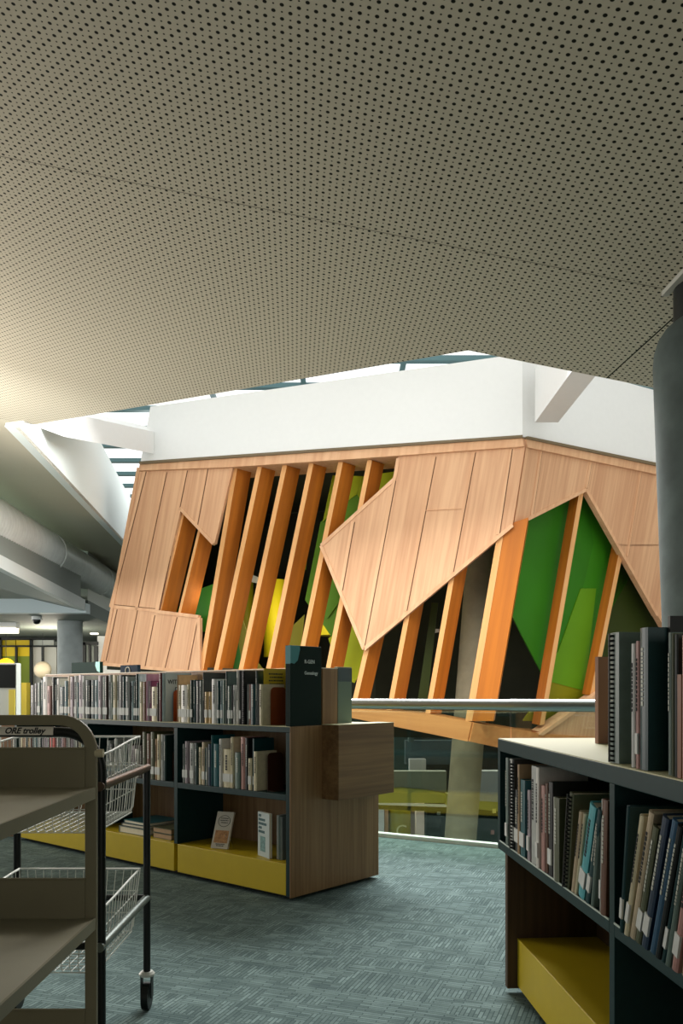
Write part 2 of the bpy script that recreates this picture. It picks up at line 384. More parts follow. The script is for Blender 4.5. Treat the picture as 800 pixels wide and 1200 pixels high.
# lit yellow drums and interior
def drum(px, py0, py1, Y, wpx, m, name='yellow_drum'):
    c = pt(px, py1, Y); t = pt(px, py0, Y); mb = MB(); mb.tube([c, Vector((c.x, c.y, t.z))], wpx/F*Y/2, 28); o = mb.build(name, m, smooth=False); autosmooth(o, 50); fix(o); return o
drum(322, 680, 770, 17.2, 26, G_BY, 'interior_drum'); drum(286, 668, 770, 17.4, 22, G_OL, 'interior_drum'); drum(388, 698, 745, 17.0, 34, G_BY, 'interior_drum')
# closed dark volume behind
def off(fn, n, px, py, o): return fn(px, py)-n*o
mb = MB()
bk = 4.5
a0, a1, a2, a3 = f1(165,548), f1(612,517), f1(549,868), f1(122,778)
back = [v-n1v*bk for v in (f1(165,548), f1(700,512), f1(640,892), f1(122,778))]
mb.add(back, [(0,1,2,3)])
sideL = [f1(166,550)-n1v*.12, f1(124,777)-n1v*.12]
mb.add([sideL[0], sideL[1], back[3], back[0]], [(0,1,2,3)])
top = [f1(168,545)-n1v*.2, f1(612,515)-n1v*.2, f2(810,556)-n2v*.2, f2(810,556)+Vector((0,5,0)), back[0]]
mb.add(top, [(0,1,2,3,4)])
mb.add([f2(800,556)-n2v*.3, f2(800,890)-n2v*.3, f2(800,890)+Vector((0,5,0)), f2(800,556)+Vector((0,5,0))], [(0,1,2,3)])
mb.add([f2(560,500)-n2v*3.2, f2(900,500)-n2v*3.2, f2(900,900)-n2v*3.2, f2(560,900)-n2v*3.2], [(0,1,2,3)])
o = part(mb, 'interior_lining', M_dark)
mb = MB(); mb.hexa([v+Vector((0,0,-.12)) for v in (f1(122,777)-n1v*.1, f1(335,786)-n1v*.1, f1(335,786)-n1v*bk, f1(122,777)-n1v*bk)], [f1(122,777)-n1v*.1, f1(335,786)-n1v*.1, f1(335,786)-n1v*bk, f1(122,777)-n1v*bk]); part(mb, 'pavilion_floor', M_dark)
# interior details glimpsed between fins
M_wh2 = mat('interior_white', '#c9cabf', .6)
part(slab(MB(), f1, n1v, [(436,826),(448,826),(448,790),(444,786)], 1.6, .05), 'interior_panel', M_wh2)
part(slab(MB(), f1, n1v, [(489,730),(503,730),(503,734),(494,736),(489,770)], 1.4, .05), 'interior_frame', M_wh2)
part(slab(MB(), f1, n1v, [(262,660),(272,664),(272,672),(262,670)], 1.4, .05), 'interior_panel', M_wh2)
M_spot = mat('lit_lamp', '#ffe060', .5, emit=3)
mb = MB()
for k in range(3):
    a = f1(304+k*1.0, 757+k*6)-n1v*.9; mb.box(a.x-.07, a.x+.07, a.y, a.y+.03, a.z-.03, a.z+.03)
part(mb, 'lamp_row', M_spot, 'small glowing yellow lamps')

# white upper volume above the timber
vol = empty('upper_volume', (P0.x, P0.y, P0.z)); tag(vol, 'smooth white parapet volume sitting above the timber pavilion', 'parapet')
def vfix(o): o.parent = vol; o.matrix_parent_inverse = Matrix.Translation(-P0); return o
VO = -.12
VT = [f1(179.5,479)-n1v*VO, f1(612,417.5)-n1v*VO]; VB = [f1(168,544)-n1v*VO, f1(612,514)-n1v*VO]
d2h = Vector((d2.x, d2.y, 0))
mb = MB(); lf = [VB[0], VB[1], VT[1], VT[0]]; mb.hexa([v-n1v*2.2 for v in lf], lf)
vfix(mb.build('front_wall', M_white))
ztop = VT[1].z
mb = MB(); b0 = VB[1]; b1 = VB[1]+d2h*6.5; q = [b0, b1, Vector((b1.x,b1.y,ztop)), Vector((b0.x,b0.y,ztop))]
nn = Vector((d2h.y,-d2h.x,0)); mb.hexa([v-nn*1.8 for v in q], q); vfix(mb.build('side_wall', M_white))
bmz = 5.62
bm = MB().box(3.18, 3.56, 7.6, 13.75, bmz, bmz+.9).build('roof_beam', M_white); tag(bm, 'white roof beam with tan shaded underside running from ceiling edge to parapet', 'beam')

# ================================================================ ROOF GLAZING
M_teal = mat('teal_painted_steel', '#4d6c6f', .5)
RZ = 7.35
roof = empty('skylight_frame', (-1, 18, RZ)); tag(roof, 'teal steel skylight frame with bright white glazing above the atrium', 'skylight')
def rfix(o): o.parent = roof; o.matrix_parent_inverse = Matrix.Translation(Vector((1, -18, -RZ))); return o
y = 12.6; k = 0
while y < 31:
    rfix(MB().box(-6.6, 7.5, y, y+.16, RZ-.10, RZ).build('rafter', M_teal)); y += 1.35; k += 1
for x in (-2.7,-.8,1.1,3.0):
    rfix(MB().box(x, x+.1, 12.4, 31, RZ-.09, RZ-.01).build('purlin', M_teal))
# white cross beam from the upstand to the volume
p0 = pt(38,498,10.9); p1 = pt(188,529,16.5)
mb = MB(); hh0 = pt(70,478,10.9).z-p0.z+.55; 
u0 = Vector((.25,.5,0)); mb.hexa([p0, p1, p1+u0, p0+u0], [p0+Vector((0,0,.34)), p1+Vector((0,0,.43)), p1+u0+Vector((0,0,.43)), p0+u0+Vector((0,0,.34))])
o = mb.build('cross_beam', M_white); tag(o, 'white cross beam under the skylight, left of the parapet', 'beam')

# ================================================================ LEFT WING
duct = empty('ventilation_duct', (-6.0, 17, 3.2)); tag(duct, 'large round silver spiral ventilation duct below the upper gallery', 'duct')
a = pt(-120, 547, 10.9); c0 = pt(0,618,14.0); c1 = pt(130,687,24.5); dd = (c1-c0).normalized()
M_duct = mat('galvanised_duct', '#e8ecea', .38, metal=.15, noise=.06, nscale=5)
mb = MB(); pts = []; rr = []
L_ = (c1-c0).length+9; s = 0; st = c0-dd*5
while s < L_:
    pts += [st+dd*s, st+dd*(s+.10), st+dd*(s+.115), st+dd*(s+.13)]; rr += [.40,.40,.412,.40]; s += .14
mb.tube(pts, rr, 36); o = mb.build('duct_tube', M_duct, smooth=True); o.parent = duct; o.matrix_parent_inverse = Matrix.Translation(-duct.location)
for q in (2.2, 8, 13.5):
    mb = MB(); mb.tube([st+dd*q, st+dd*(q+.07)], .425, 36); o = mb.build('joint_band', M_duct); autosmooth(o); o.parent = duct; o.matrix_parent_inverse = Matrix.Translation(-duct.location)

wx = lambda Y: -5.82+.1*(19-Y)
# bulkhead fascia + sloping soffit
mb = MB()
mb.hexa([(wx(10)-.12,10,3.1),(wx(10),10,3.1),(wx(19),19,3.03),(wx(19)-.12,19,3.03)], [(wx(10)-.12,10,3.28),(wx(10),10,3.28),(wx(19),19,3.28),(wx(19)-.12,19,3.28)])
struct(mb.build('trim_3', mat('pale_fascia', '#d3d7d3', .7)))
mb = MB(); mb.hexa([(wx(10)-.1,10,3.1),(wx(19)-.1,19,3.04),(-7.9,19,3.5),(-8.4,10,3.7)], [(wx(10)-.1,10,4.0),(wx(19)-.1,19,4.0),(-7.9,19,4.0),(-8.4,10,4.0)])
struct(mb.build('trim_4', mat('bulkhead_soffit', '#8b918b', .8)))
mb = MB(); wb = [(-16,3.75),(-8.2,3.75),(-7.2,3.45),(wx(19)+.02,3.2)]
mb.hexa([(-16,19,2.98),(-8.2,19,2.98),(-7.2,19,2.98),(wx(19)+.02,19,2.98),(wx(19)+.02,19.3,2.98),(-7.2,19.3,2.98),(-8.2,19.3,2.98),(-16,19.3,2.98)], [(x,19,z) for x,z in wb]+[(x,19.3,z) for x,z in wb[::-1]])
struct(mb.build('wall_bulkhead', mat('blue_grey_bulkhead', '#c4ced0', .7)))
# ground floor ceiling of the wing and back rooms
mb = MB(); mb.hexa([(-16,19.3,2.98),(wx(19.3),19.3,2.98),(-6.9,30,2.98),(-16,30,2.98)], [(-16,19.3,3.3),(wx(19.3),19.3,3.3),(-6.9,30,3.3),(-16,30,3.3)])
struct(mb.build('ceiling_wing', mat('wing_ceiling', '#656c65', .8)))
# upper gallery slab + wall block + glass balustrade
mb = MB(); mb.hexa([(-16,12,3.3),(wx(12)-.75,12,3.3),(wx(30)-.75,30,3.3),(-16,30,3.3)], [(-16,12,3.62),(wx(12)-.75,12,3.62),(wx(30)-.75,30,3.62),(-16,30,3.62)])
struct(mb.build('floor_gallery', M_soffit))
gx = lambda Y: -6.45-.1*(Y-14.5)
mb = MB(); mb.hexa([(gx(20.9)-3,20.9,3.3),(gx(20.9)+.75,20.9,3.3),(gx(29)+.75,29,3.3),(gx(29)-1.2,29,3.3)], [(gx(20.9)-3,20.9,5.46),(gx(20.9)+.75,20.9,5.46),(gx(29)+.75,29,5.46),(gx(29)-1.2,29,5.46)])
struct(mb.build('wall_gallery', mat('gallery_wall', '#c2c5bd', .8)))
M_gl = glass_mat('clear_glass', '#dfeeea', .10)
gb = empty('gallery_balustrade', (gx(16), 16, 3.62)); tag(gb, 'glass balustrade with white posts on the upper gallery above the duct', 'balustrade')
def gfix(o): o.parent = gb; o.matrix_parent_inverse = Matrix.Translation(-gb.location); return o
M_post = mat('white_post', '#dce4e2', .5)
for i, Y in enumerate([14.6,15.4,16.2,17.05,17.9,18.8,19.7,20.6]):
    gfix(MB().box(gx(Y)-.03, gx(Y)+.03, Y-.02, Y+.02, 3.62, 5.5).build('post', M_post))
mb = MB(); mb.hexa([(gx(12)-.01,12,3.7),(gx(12)+.01,12,3.7),(gx(20.8)+.01,20.8,3.7),(gx(20.8)-.01,20.8,3.7)], [(gx(12)-.01,12,5.42),(gx(12)+.01,12,5.42),(gx(20.8)+.01,20.8,5.42),(gx(20.8)-.01,20.8,5.42)])
gfix(mb.build('glass_panel', M_gl))
mb = MB(); mb.tube([(gx(17.4)-.1,17.4,4.1),(gx(18.3)-.1,18.3,5.3),(gx(18.5)-.1,18.5,4.4),(gx(19.4)-.1,19.4,5.3)], .04, 6); gfix(mb.build('stair_rail', M_post))
# concrete column in the wing
cc = pt(77.5, 790, 21); mb = MB(); mb.cyl((cc.x, 21.3, 0), .31, 2.98, 40); o = mb.build('concrete_column', M_concrete); autosmooth(o); tag(o, 'round grey concrete column behind the bookcase, under the low ceiling', 'column')
# back partition: yellow and pale glazed bays in black mullions
BY = 27.0
def bx_(p0, p1, Y=BY): a = pt(p0[0], p0[1], Y); b = pt(p1[0], p1[1], Y); return a.x, b.x, b.z, a.z
def wallpiece(name, p0, p1, hexc, rough=.6, Y=BY, emit=0, th=.08):
    x0,x1,z0,z1 = bx_(p0, p1, Y); return MB().box(x0,x1,Y,Y+th,max(z0,0.0),z1).build(name, mat('paint_'+hexc.strip('#'), hexc, rough, emit=emit))
struct(MB().box(-16,-5.6,30,30.2,0,7).build('wall_far', mat('far_wall', '#a8aba2', .8)))
gp = empty('glazed_partition', (bx_((17,800),(18,801))[0], BY, 0)); tag(gp, 'glazed partition with yellow and green panes in black frames at the far left', 'partition')
def pfix(o): o.parent = gp; o.matrix_parent_inverse = Matrix.Translation(-gp.location); return o
for p0, p1, hx in [((-60,749),(-1,768),'#c9a800'), ((0,749),(18,757),'#a89400'), ((19,757),(35,769),'#d2b200'), ((2,758),(18,769),'#c8ac00'), ((-60,769),(35,860),'#6d7d10'), ((19,749),(35,757),'#b89e00'),
                   ((37,749),(63,757),'#a7aba5'), ((37,758),(49,860),'#b9b6ae'), ((50,758),(66,860),'#b3b2aa'),
                   ((92,754),(98,860),'#4c554c'), ((99,755),(104,860),'#7c837b'), ((105,757),(110,860),'#8e938b')]:
    pfix(wallpiece('pane', p0, p1, hx))
for p0, p1 in [((-2,747),(1.5,860)), ((17.6,757),(19.6,860)), ((34.5,749),(37.5,860)), ((48.5,757),(50.5,860)), ((-60,747),(66,750)), ((0,756.3),(66,758.2)),
               ((90,752),(114,756)), ((97,753),(100,860)), ((103.5,755),(106,860)), ((110,757),(114,860))]:
    x0,x1,z0,z1 = bx_(p0, p1, BY-.1); pfix(MB().box(x0,x1,BY-.1,BY,max(0,z0),z1).build('mullion', M_black))
x0,x1,z0,z1 = bx_((114,757),(160,860), BY); struct(MB().box(x0,x1,BY,BY+.1,0,2.98).build('wall_white', M_white))
# globe pendants
lp = pt(7, 781, 24); mb = MB()
for i in range(1): pass
import bmesh
def sphere(name, c, r, m, sz=1):
    bm_ = bmesh.new(); bmesh.ops.create_uvsphere(bm_, u_segments=24, v_segments=14, radius=r)
    for v in bm_.verts: v.co.z *= sz
    me = bpy.data.meshes.new(name); bm_.to_mesh(me); bm_.free(); me.materials.append(m)
    for p in me.polygons: p.use_smooth = True
    o = bpy.data.objects.new(name, me); COL.objects.link(o); o.location = c; return o
pl = empty('pendant_lamp', lp); tag(pl, 'glowing orange globe pendant lamp in front of the yellow panes', 'lamp')
o = sphere('lamp_shade', (0,0,0), .24, mat('glowing_orange', '#f5a81c', .5, emit=1.5)); o.parent = pl
o = MB().cyl((0,0,.22), .008, 2.97-lp.z-.22, 8).build('cord', M_black); o.parent = pl
pl2 = empty('pendant_lamp', pt(50, 785, 25.5)); tag(pl2, 'large pale globe pendant lamp in front of the pale panes', 'lamp')
o = sphere('lamp_shade', (0,0,0), .26, mat('pale_globe', '#cdbfa6', .6)); o.parent = pl2
o = MB().cyl((0,0,.24), .008, 2.97-pl2.location.z-.24, 8).build('cord', M_black); o.parent = pl2
# strip light, downlight, dome camera
sl = pt(8, 741, 21.6); o = MB().box(sl.x-1.6, sl.x+.28, 21.5, 21.75, 2.825, 2.975)
slr = empty('strip_light', (sl.x-.6, 21.6, 2.98)); tag(slr, 'glowing strip light under the low ceiling at far left', 'light')
ob = o.build('light_body', M_white); ob.parent = slr; ob.matrix_parent_inverse = Matrix.Translation(-slr.location)
ob = MB().box(sl.x-1.58, sl.x+.26, 21.48, 21.73, 2.70, 2.83).build('diffuser', mat('warm_diffuser', '#fff3cf', .5, emit=2.5)); ob.parent = slr; ob.matrix_parent_inverse = Matrix.Translation(-slr.location)
dl = pt(115, 751, 26); o = MB().cyl((dl.x, 25.6, 2.94), .12, .04, 20).build('downlight', mat('downlight_glow', '#fff0d0', .5, emit=3)); tag(o, 'small round glowing downlight right of the concrete column', 'light')
dc = empty('dome_camera', (pt(43,720,19.9).x, 19.9, 2.98)); tag(dc, 'white dome security camera hanging from the low ceiling', 'camera')
o = MB().cyl((0,0,-.08), .12, .08, 24).build('mount', M_white); autosmooth(o); o.parent = dc
o = sphere('dome', (0,0,-.10), .09, M_black, 1); o.parent = dc
# low lit objects seen over the books at far left
o = MB().box(pt(25,0,25).x, pt(31,0,25).x, 25, 25.3, 0, pt(0,800,25).z); 
ob = o.build('cupboard', mat('cupboard_yellow', '#a8952c', .5)); tag(ob, 'narrow yellow cupboard far beyond the left end of the long bookcase', 'cupboard')

# ================================================================ LOWER LEVEL (seen through the balustrade)
LZ = -3.4
o = MB().box(-5,16,6,32,LZ-.3,LZ).build('floor_lower', mat('lower_floor', '#3d4a47', .5)); struct(o)
struct(MB().box(-5,16,30.5,30.8,LZ,.9).build('wall_lower_far', mat('lower_far_wall', '#27352f', .8)))
mb = MB(); mb.box(-5,16,24,30.5,-.3,0); struct(mb.build('floor_far', mat('far_slab', '#3d4640', .7)))
struct(MB().box(9.5,9.7,5.5,31,LZ,9).build('wall_atrium_east', M_offwhite))
struct(MB().box(-6,9.7,31,31.2,0,6.2).build('wall_atrium_north', mat('north_wall', '#8b8e86', .8)))
def lowbox(name, x0, y0, x1, y1, Y, hexc, label, cat, dep=.4, rough=.7, floor=False):
    a = pt(x0, y0, Y); b = pt(x1, y1, Y); z0 = LZ if floor else b.z
    o = MB().box(a.x, b.x, Y, Y+dep, z0, a.z).build(name, mat('low_'+hexc.strip('#'), hexc, rough, noise=.06, nscale=3)); tag(o, label, cat); return o
lb = empty('mezzanine_bridge', pt(500,925,19)); tag(lb, 'grey green mezzanine bridge with lime underside below the pavilion', 'bridge')
def lfix(o): o.parent = lb; o.matrix_parent_inverse = Matrix.Translation(-lb.location); return o
def lpart(name, poly, Y, dep, hexc, rough=.7):
    fr = [pt(x,y,Y) for x,y in poly]; mb = MB(); mb.hexa([v+Vector((0,dep,0)) for v in fr], fr); return lfix(mb.build(name, mat('low_'+hexc.strip('#'), hexc, rough, noise=.06, nscale=3)))
lpart('parapet', [(380,904),(523,904),(523,930),(380,930)], 19, .3, '#696d5c')
lpart('end_wall', [(553,904),(640,904),(640,944),(600,941),(553,938)], 18.6, .4, '#85898a')
arc = [(380,941)]+[(380+i*13.5, 941-4-14*math.sin(math.pi*min(1,i/10))*.9-0*i) for i in range(11)]+[(523,940)]
lpart('lime_soffit', [(380,930),(430,926),(470,923),(500,926),(523,930),(523,941),(380,941)], 18.9, .3, '#87883f')
lpart('lime_soffit', [(523,930),(560,934),(600,944),(640,955),(640,958),(600,953),(523,944)], 18.7, .3, '#87883f')
lpart('dark_slab', [(380,941),(640,950),(640,956),(380,946)], 19.3, .5, '#2f351f')  # dark slab below the lime soffit
lowbox('teal_screen', 462, 850, 479, 903, 23, '#22443f', 'dark teal screen above the mezzanine bridge', 'screen')
lowbox('blue_grey_panel', 475, 868, 560, 896, 22, '#43565a', 'blue grey panel above the mezzanine bridge', 'panel')
lowbox('dark_frame', 479, 851, 485, 870, 21.5, '#46524f', 'slim grey frame above the blue grey panel', 'frame')
lowbox('white_board', 480, 890, 499, 904, 21, '#c4bfbc', 'small white board above the mezzanine parapet', 'board')
lowbox('white_post', 440, 942, 450, 990, 21, '#c9c9cc', 'white post beside the tan post under the bridge', 'post', floor=True)
lowbox('tan_post', 450.5, 942, 455, 990, 21.2, '#b08a66', 'slim tan post under the bridge', 'post', floor=True)
lowbox('pink_post', 480, 941, 487, 990, 22.4, '#a48b83', 'dull pink post under the bridge', 'post', floor=True)
lowbox('pale_pink_post', 487.5, 941, 497, 990, 20.8, '#d5c0b8', 'pale pink post right of the yellow drum', 'post', floor=True)
dr = pt(468, 945, 21.4); mb = MB(); mb.cyl((dr.x, 21.4, LZ), 13/F*21.4, dr.z-LZ, 40); o = mb.build('yellow_drum', mat('olive_yellow', '#8f861c', .5)); autosmooth(o); tag(o, 'olive yellow drum with a pale letter C below the bridge', 'drum')
t = text('letter', 'C', .42, frame((dr.x-.12, 21.4-13/F*21.4-.01, pt(0,981,21).z), (1,0,0), (0,0,1), (0,-1,0)), mat('letter_pale', '#c9c38a', .6)); t.parent = o
M_desk = mat('dark_desk', '#17201f', .6)
for (x, w, h, lab) in ((500,16,30,'dark cupboard beside the pale pink post'), (590,40,30,'dark cupboard right of the leaning column')):
    lowbox('cupboard', x, 948, x+w, 990, 23, '#18211f', lab, 'cupboard', floor=True)
for (x, y, hx, lab) in ((512,950,'#8fa3a3','small pale notice on the dark cupboard'), (575,973,'#b98a86','small pink notice by the right cupboard'), (577,948,'#c7bd6a','small yellow notice under the lime soffit')):
    lowbox('notice', x, y, x+4, y+5, 18.4 if x > 570 and y < 960 else 22.7, hx, lab, 'notice', dep=.03)
# leaning concrete column carrying the pavilion
b0 = pt(539, 985, 15.8); t0 = pt(566, 640, 15.8); ax = (t0-b0).normalized(); bot = b0-ax*((b0.z-LZ)/ax.z); topc = t0+ax*1.0
mb = MB(); mb.tube([bot, topc], .30, 40); o = mb.build('leaning_column', mat('warm_concrete', '#857d66', .85, noise=.12, nscale=4)); autosmooth(o); tag(o, 'tall leaning concrete column rising behind the pavilion fins', 'column')

# ================================================================ BALUSTRADE
bal = empty('glass_balustrade', R0); tag(bal, 'glass balustrade with a round steel handrail along the carpet edge', 'balustrade')
def bfix(o): o.parent = bal; o.matrix_parent_inverse = Matrix.Translation(-R0); return o
RN = Vector((-RD.y, RD.x, 0)) # away from viewer
if RN.y < 0: RN = -RN
mb = MB(); mb.hexa([ra, rb, rb+RN*.07, ra+RN*.07], [v+Vector((0,0,.03)) for v in (ra, rb, rb+RN*.07, ra+RN*.07)]); struct(mb.build('trim_5', M_trim))
j0 = R0+RD*1.12
rail = lambda a, b, r: MB().tube([a+Vector((0,0,1.095)), b+Vector((0,0,1.095))], r, 28)
o = rail(ra+RN*.03, j0+RN*.03, .043).build('handrail', M_steel); autosmooth(o, 60); bfix(o)
o = rail(j0+RN*.03, rb+RN*.03, .046).build('handrail', M_steel); autosmooth(o, 60); bfix(o)
M_gl2 = glass_mat('balustrade_glass', '#e9f1ea', .07)
e = [-4.2,-2.1,-.48,1.12,2.7,5.2]
for i in range(5):
    a = R0+RD*(e[i]+.006)+RN*.03; b = R0+RD*(e[i+1]-.006)+RN*.03
    mb = MB(); mb.hexa([v+Vector((0,0,.02)) for v in (a, b, b+RN*.014, a+RN*.014)], [v+Vector((0,0,1.06)) for v in (a, b, b+RN*.014, a+RN*.014)]); bfix(mb.build('glass_pane', M_gl2))

# leaning concrete column at right
Yc = 4.25
def colx(px): return (px-CX)/F*Yc
rC = .26
x_top = colx(768)+rC; x_720 = colx(779)+rC
z400, z720 = pt(0,415,Yc).z, pt(0,720,Yc).z
sl_ = (x_top-x_720)/(z400-z720)
xb = x_720-sl_*(z720)
col = empty('leaning_column', (xb, Yc, 0)); tag(col, 'dark grey concrete column with rounded shoulder and black steel neck at right edge', 'column')
mb = MB(); zt = pt(0,372,Yc).z
pp = [(z, rC) for z in (0, zt-.33, zt-.22)]+[(zt-.22+.22*math.sin(a), rC-.22*.75*(1-math.cos(a))) for a in (.3,.6,.9,1.2,1.45)]
mb.tube([(sl_*z, 0, z) for z, r in pp], [r for z, r in pp], 48); o = mb.build('shaft', mat('dark_concrete', '#4c5755', .8, noise=.2, nscale=7)); autosmooth(o, 30); o.parent = col
xn = colx(791)-xb+.15
mb = MB(); mb.tube([(xn, 0, zt-.15), (xn, 0, cz(xb+xn,Yc)+.01)], .15, 32); o = mb.build('steel_neck', M_black); autosmooth(o); o.parent = col
def cpt(px, py):
    Yq = 2.46/((HY-py)/F+.2*(px-CX)/F+.0112); return pt(px, py, Yq)
loc = Vector((xb, Yc, 0)); q0, q1 = cpt(783.5,342), cpt(803,321)
dv = (q1-q0).normalized(); sv = Vector((-dv.y, dv.x, 0))*.035
mb = MB(); mb.hexa([v-loc+Vector((0,0,-.02)) for v in (q0-dv*.01, q1+dv*.3, q1+dv*.3-sv, q0-dv*.01-sv)], [v-loc+Vector((0,0,.004)) for v in (q0-dv*.01, q1+dv*.3, q1+dv*.3-sv, q0-dv*.01-sv)])
o = mb.build('ceiling_collar', M_soffit); autosmooth(o); o.parent = col

# ================================================================ BOOKCASES
M_oak = wood('oak_laminate', '#94744f', '#765838', (0,0,1), 1, .5, 55)
M_oakh = wood('oak_laminate_horizontal', '#8b6c48', '#6c5033', (0,1,0), 1, .5, 45)
M_yel = mat('mustard_laminate', '#b9a216', .45, noise=.03)
M_cream = mat('cream_laminate_top', '#bdbb96', .55, spec=.25)
T = .035
class Case:
    def __init__(s, name, origin, u, e, label, x0, x1, divs, ztop, cat='bookcase'):
        s.u = Vector(u).normalized(); s.e = Vector(e).normalized(); s.o = Vector(origin)
        s.root = empty(name, s.o, math.atan2(s.u.y, s.u.x)); tag(s.root, label, cat)
        s.M = Matrix.Translation(s.o) @ Matrix.Rotation(math.atan2(s.u.y, s.u.x), 4, 'Z')
        s.x0, s.x1, s.divs, s.zt = x0, x1, divs, ztop
    def xat(s, px):   # local x on the front face seen at image column px
        r = (px-CX)/F; return (r*s.o.y-s.o.x)/(s.u.x-r*s.u.y)
    def zat(s, x, py):
        Y = s.o.y+s.u.y*x; return H+(HY-py)/F*Y
    def p(s, name, mb, m, label=None, bevel=.002):
        o = mb.build(name, m, s.root, bevel=bevel)
        if label: o['label'] = label
        return o
ZS = .6075; ZY = .2106; DEP = .813
def build_case(c, inset=0, yin=0, end_wood=True):
    x0, x1 = c.x0, c.x1; zt = c.zt
    c.p('top_panel', MB().box(x0, x1, 0, DEP, zt-T, zt-.003), M_green_dark)
    c.p('top_surface', MB().box(x0+.003, x1-.003, .002, DEP-.002, zt-.003, zt), M_cream, 'cream laminate surface', 0)
    ed = [x0]+c.divs+[x1]
    for i in range(len(ed)-1):
        a, b = ed[i]+T/2, ed[i+1]-T/2
        if i == 0: a = ed[i]+T
        if i == len(ed)-2: b = ed[i+1]-T
        for y0, y1 in ((0, .385), (DEP-.385, DEP)):
            c.p('shelf', MB().box(a, b, y0, y1, ZS-T, ZS), M_green_dark)
        c.p('base_unit', MB().box(a, b, .0+yin, DEP-yin, .03, ZY), M_yel, 'mustard yellow base')
        c.p('back_panel', MB().box(a, b, .39, .42, ZY, zt-T), M_oak, 'oak back panel')
    for d in c.divs:
        c.p('divider', MB().box(d-T/2, d+T/2, 0, DEP, ZY, zt-T), M_green_dark)
    c.p('kickboard', MB().box(x0+.06, x1-.06, .06, DEP-.06, 0, .03), M_black, None, 0)
def endpanel(c, xa, xb, y0, y1, z0, z1, m, name='end_panel'): c.p(name, MB().box(xa, xb, y0, y1, z0, z1), m)

# --- long bookcase at left
LC = Case('bookcase', (-.2914, 4.76, 0), (.7611,-.6486,0), (.6486,.7611,0),
          'long low double-sided bookcase with green shelves, mustard base and oak end', -3.09, 0, [-2.06,-1.03], .998)
build_case(LC)
endpanel(LC, -T, -.006, 0, DEP, .025, .998-T, M_green_dark, 'end_panel')
endpanel(LC, -.006, 0.004, 0, DEP, .02, .998, M_oak, 'end_veneer')
endpanel(LC, -3.09, -3.09+T, 0, DEP, .02, .998-T, M_green_dark, 'end_panel')
LC.p('spine_block', MB().box(-3.09, .004, .272, .408, .998, 1.335), M_oak, 'raised oak spine along the top')
LC.p('spine_edge', MB().box(-3.09, .004, .268, .412, 1.335, 1.340), mat('pale_edge', '#d8cdb8', .5), None, 0)
LC.p('end_box', MB().box(.004, .134, .266, .803, .561, 1.001), M_oakh, 'oak box on the bookcase end')
LC.p('box_top', MB().box(.004, .134, .266, .803, 1.001, 1.004), M_cream, None, 0)

# --- bookcase at right
RC = Case('bookcase', (.6257, 3.35, 0), (.0579,-.9983,0), (.9983,.0579,0),
          'nearer low bookcase at right with green shelves, cream top and mustard base', 0, 2.46, [1.2], 1.012)
x0, x1, zt = RC.x0, RC.x1, RC.zt
RC.p('top_panel', MB().box(x0, x1, 0, DEP, zt-.05, zt-.003), M_green_dark)
RC.p('top_surface', MB().box(x0+.003, x1-.003, .002, DEP-.002, zt-.003, zt), M_cream, 'cream laminate surface', 0)
M_brown = wood('dark_oak_laminate', '#5a452f', '#45331f', (0,0,1), 1, .5, 55)
for a, b in ((T, 1.2-T/2), (1.2+T/2, 2.46-T)):
    RC.p('shelf', MB().box(a, b, 0, .385, ZS-T, ZS), M_green_dark)
    RC.p('shelf_edge', MB().box(a, b, -.002, .001, ZS-.002, ZS+.0025), mat('edge_highlight', '#b9c4bb', .5), None, 0)  # pale strip paints the highlight along the shelf's front edge
    RC.p('shelf', MB().box(a, b, DEP-.385, DEP, ZS-T, ZS), M_green_dark)
    RC.p('base_unit', MB().box(a, b, .07, DEP-.07, .03, ZY+.01), M_yel, 'mustard yellow base')
    RC.p('back_panel', MB().box(a, b, .39, .42, ZY, zt-.05), M_brown, 'brown back panel')
RC.p('divider', MB().box(1.2-T/2, 1.2+T/2, 0, DEP, .03, zt-.05), M_green_dark)
RC.p('end_panel', MB().box(0, T, 0, DEP, ZS-T, zt-.05), M_green_dark)
RC.p('end_panel', MB().box(0.0, T, .03, DEP-.03, .02, ZS-T), M_brown, 'brown lower end panel')
RC.p('end_panel', MB().box(2.46-T, 2.46, .03, DEP-.03, .02, zt-.05), M_brown)
RC.p('kickboard', MB().box(.1, 2.36, .13, DEP-.13, 0, .03), M_black, None, 0)

# ================================================================ BOOKS
PAL = {'charcoal':'#2b302f','black':'#0e1211','dark green':'#16302c','teal':'#0f5258','light teal':'#4fa0a8','deep teal':'#12393c','white':'#cfcdc6','pale grey':'#a9aca8','mid grey':'#737a76',
 'grey blue':'#7f959a','lilac grey':'#a2959c','pink':'#b4869a','rose':'#a87c74','beige':'#b5a489','tan':'#a48662','cream':'#c9bf9f','maroon':'#5a1f1f','brown':'#5e3a22','red brown':'#7a3418','purple':'#6d3355',
 'mustard':'#b39a1e','pale blue':'#9db4ba','red':'#b1402c','navy':'#1c2f45','dark brown':'#33241a','olive':'#4d5238','sand':'#c7a977','grey green':'#5d6f67','blue':'#2f5470'}
def bm_(c): return mat('book_'+c.replace(' ', '_'), PAL[c], .45, noise=.10, nscale=30)
M_page = mat('paper', '#d6ceb6', .9, noise=.08, nscale=200, stretch=(1,1,.05))
M_label = mat('label_white', '#c6c8c4', .7)
M_ink = mat('ink', '#23282a', .8)
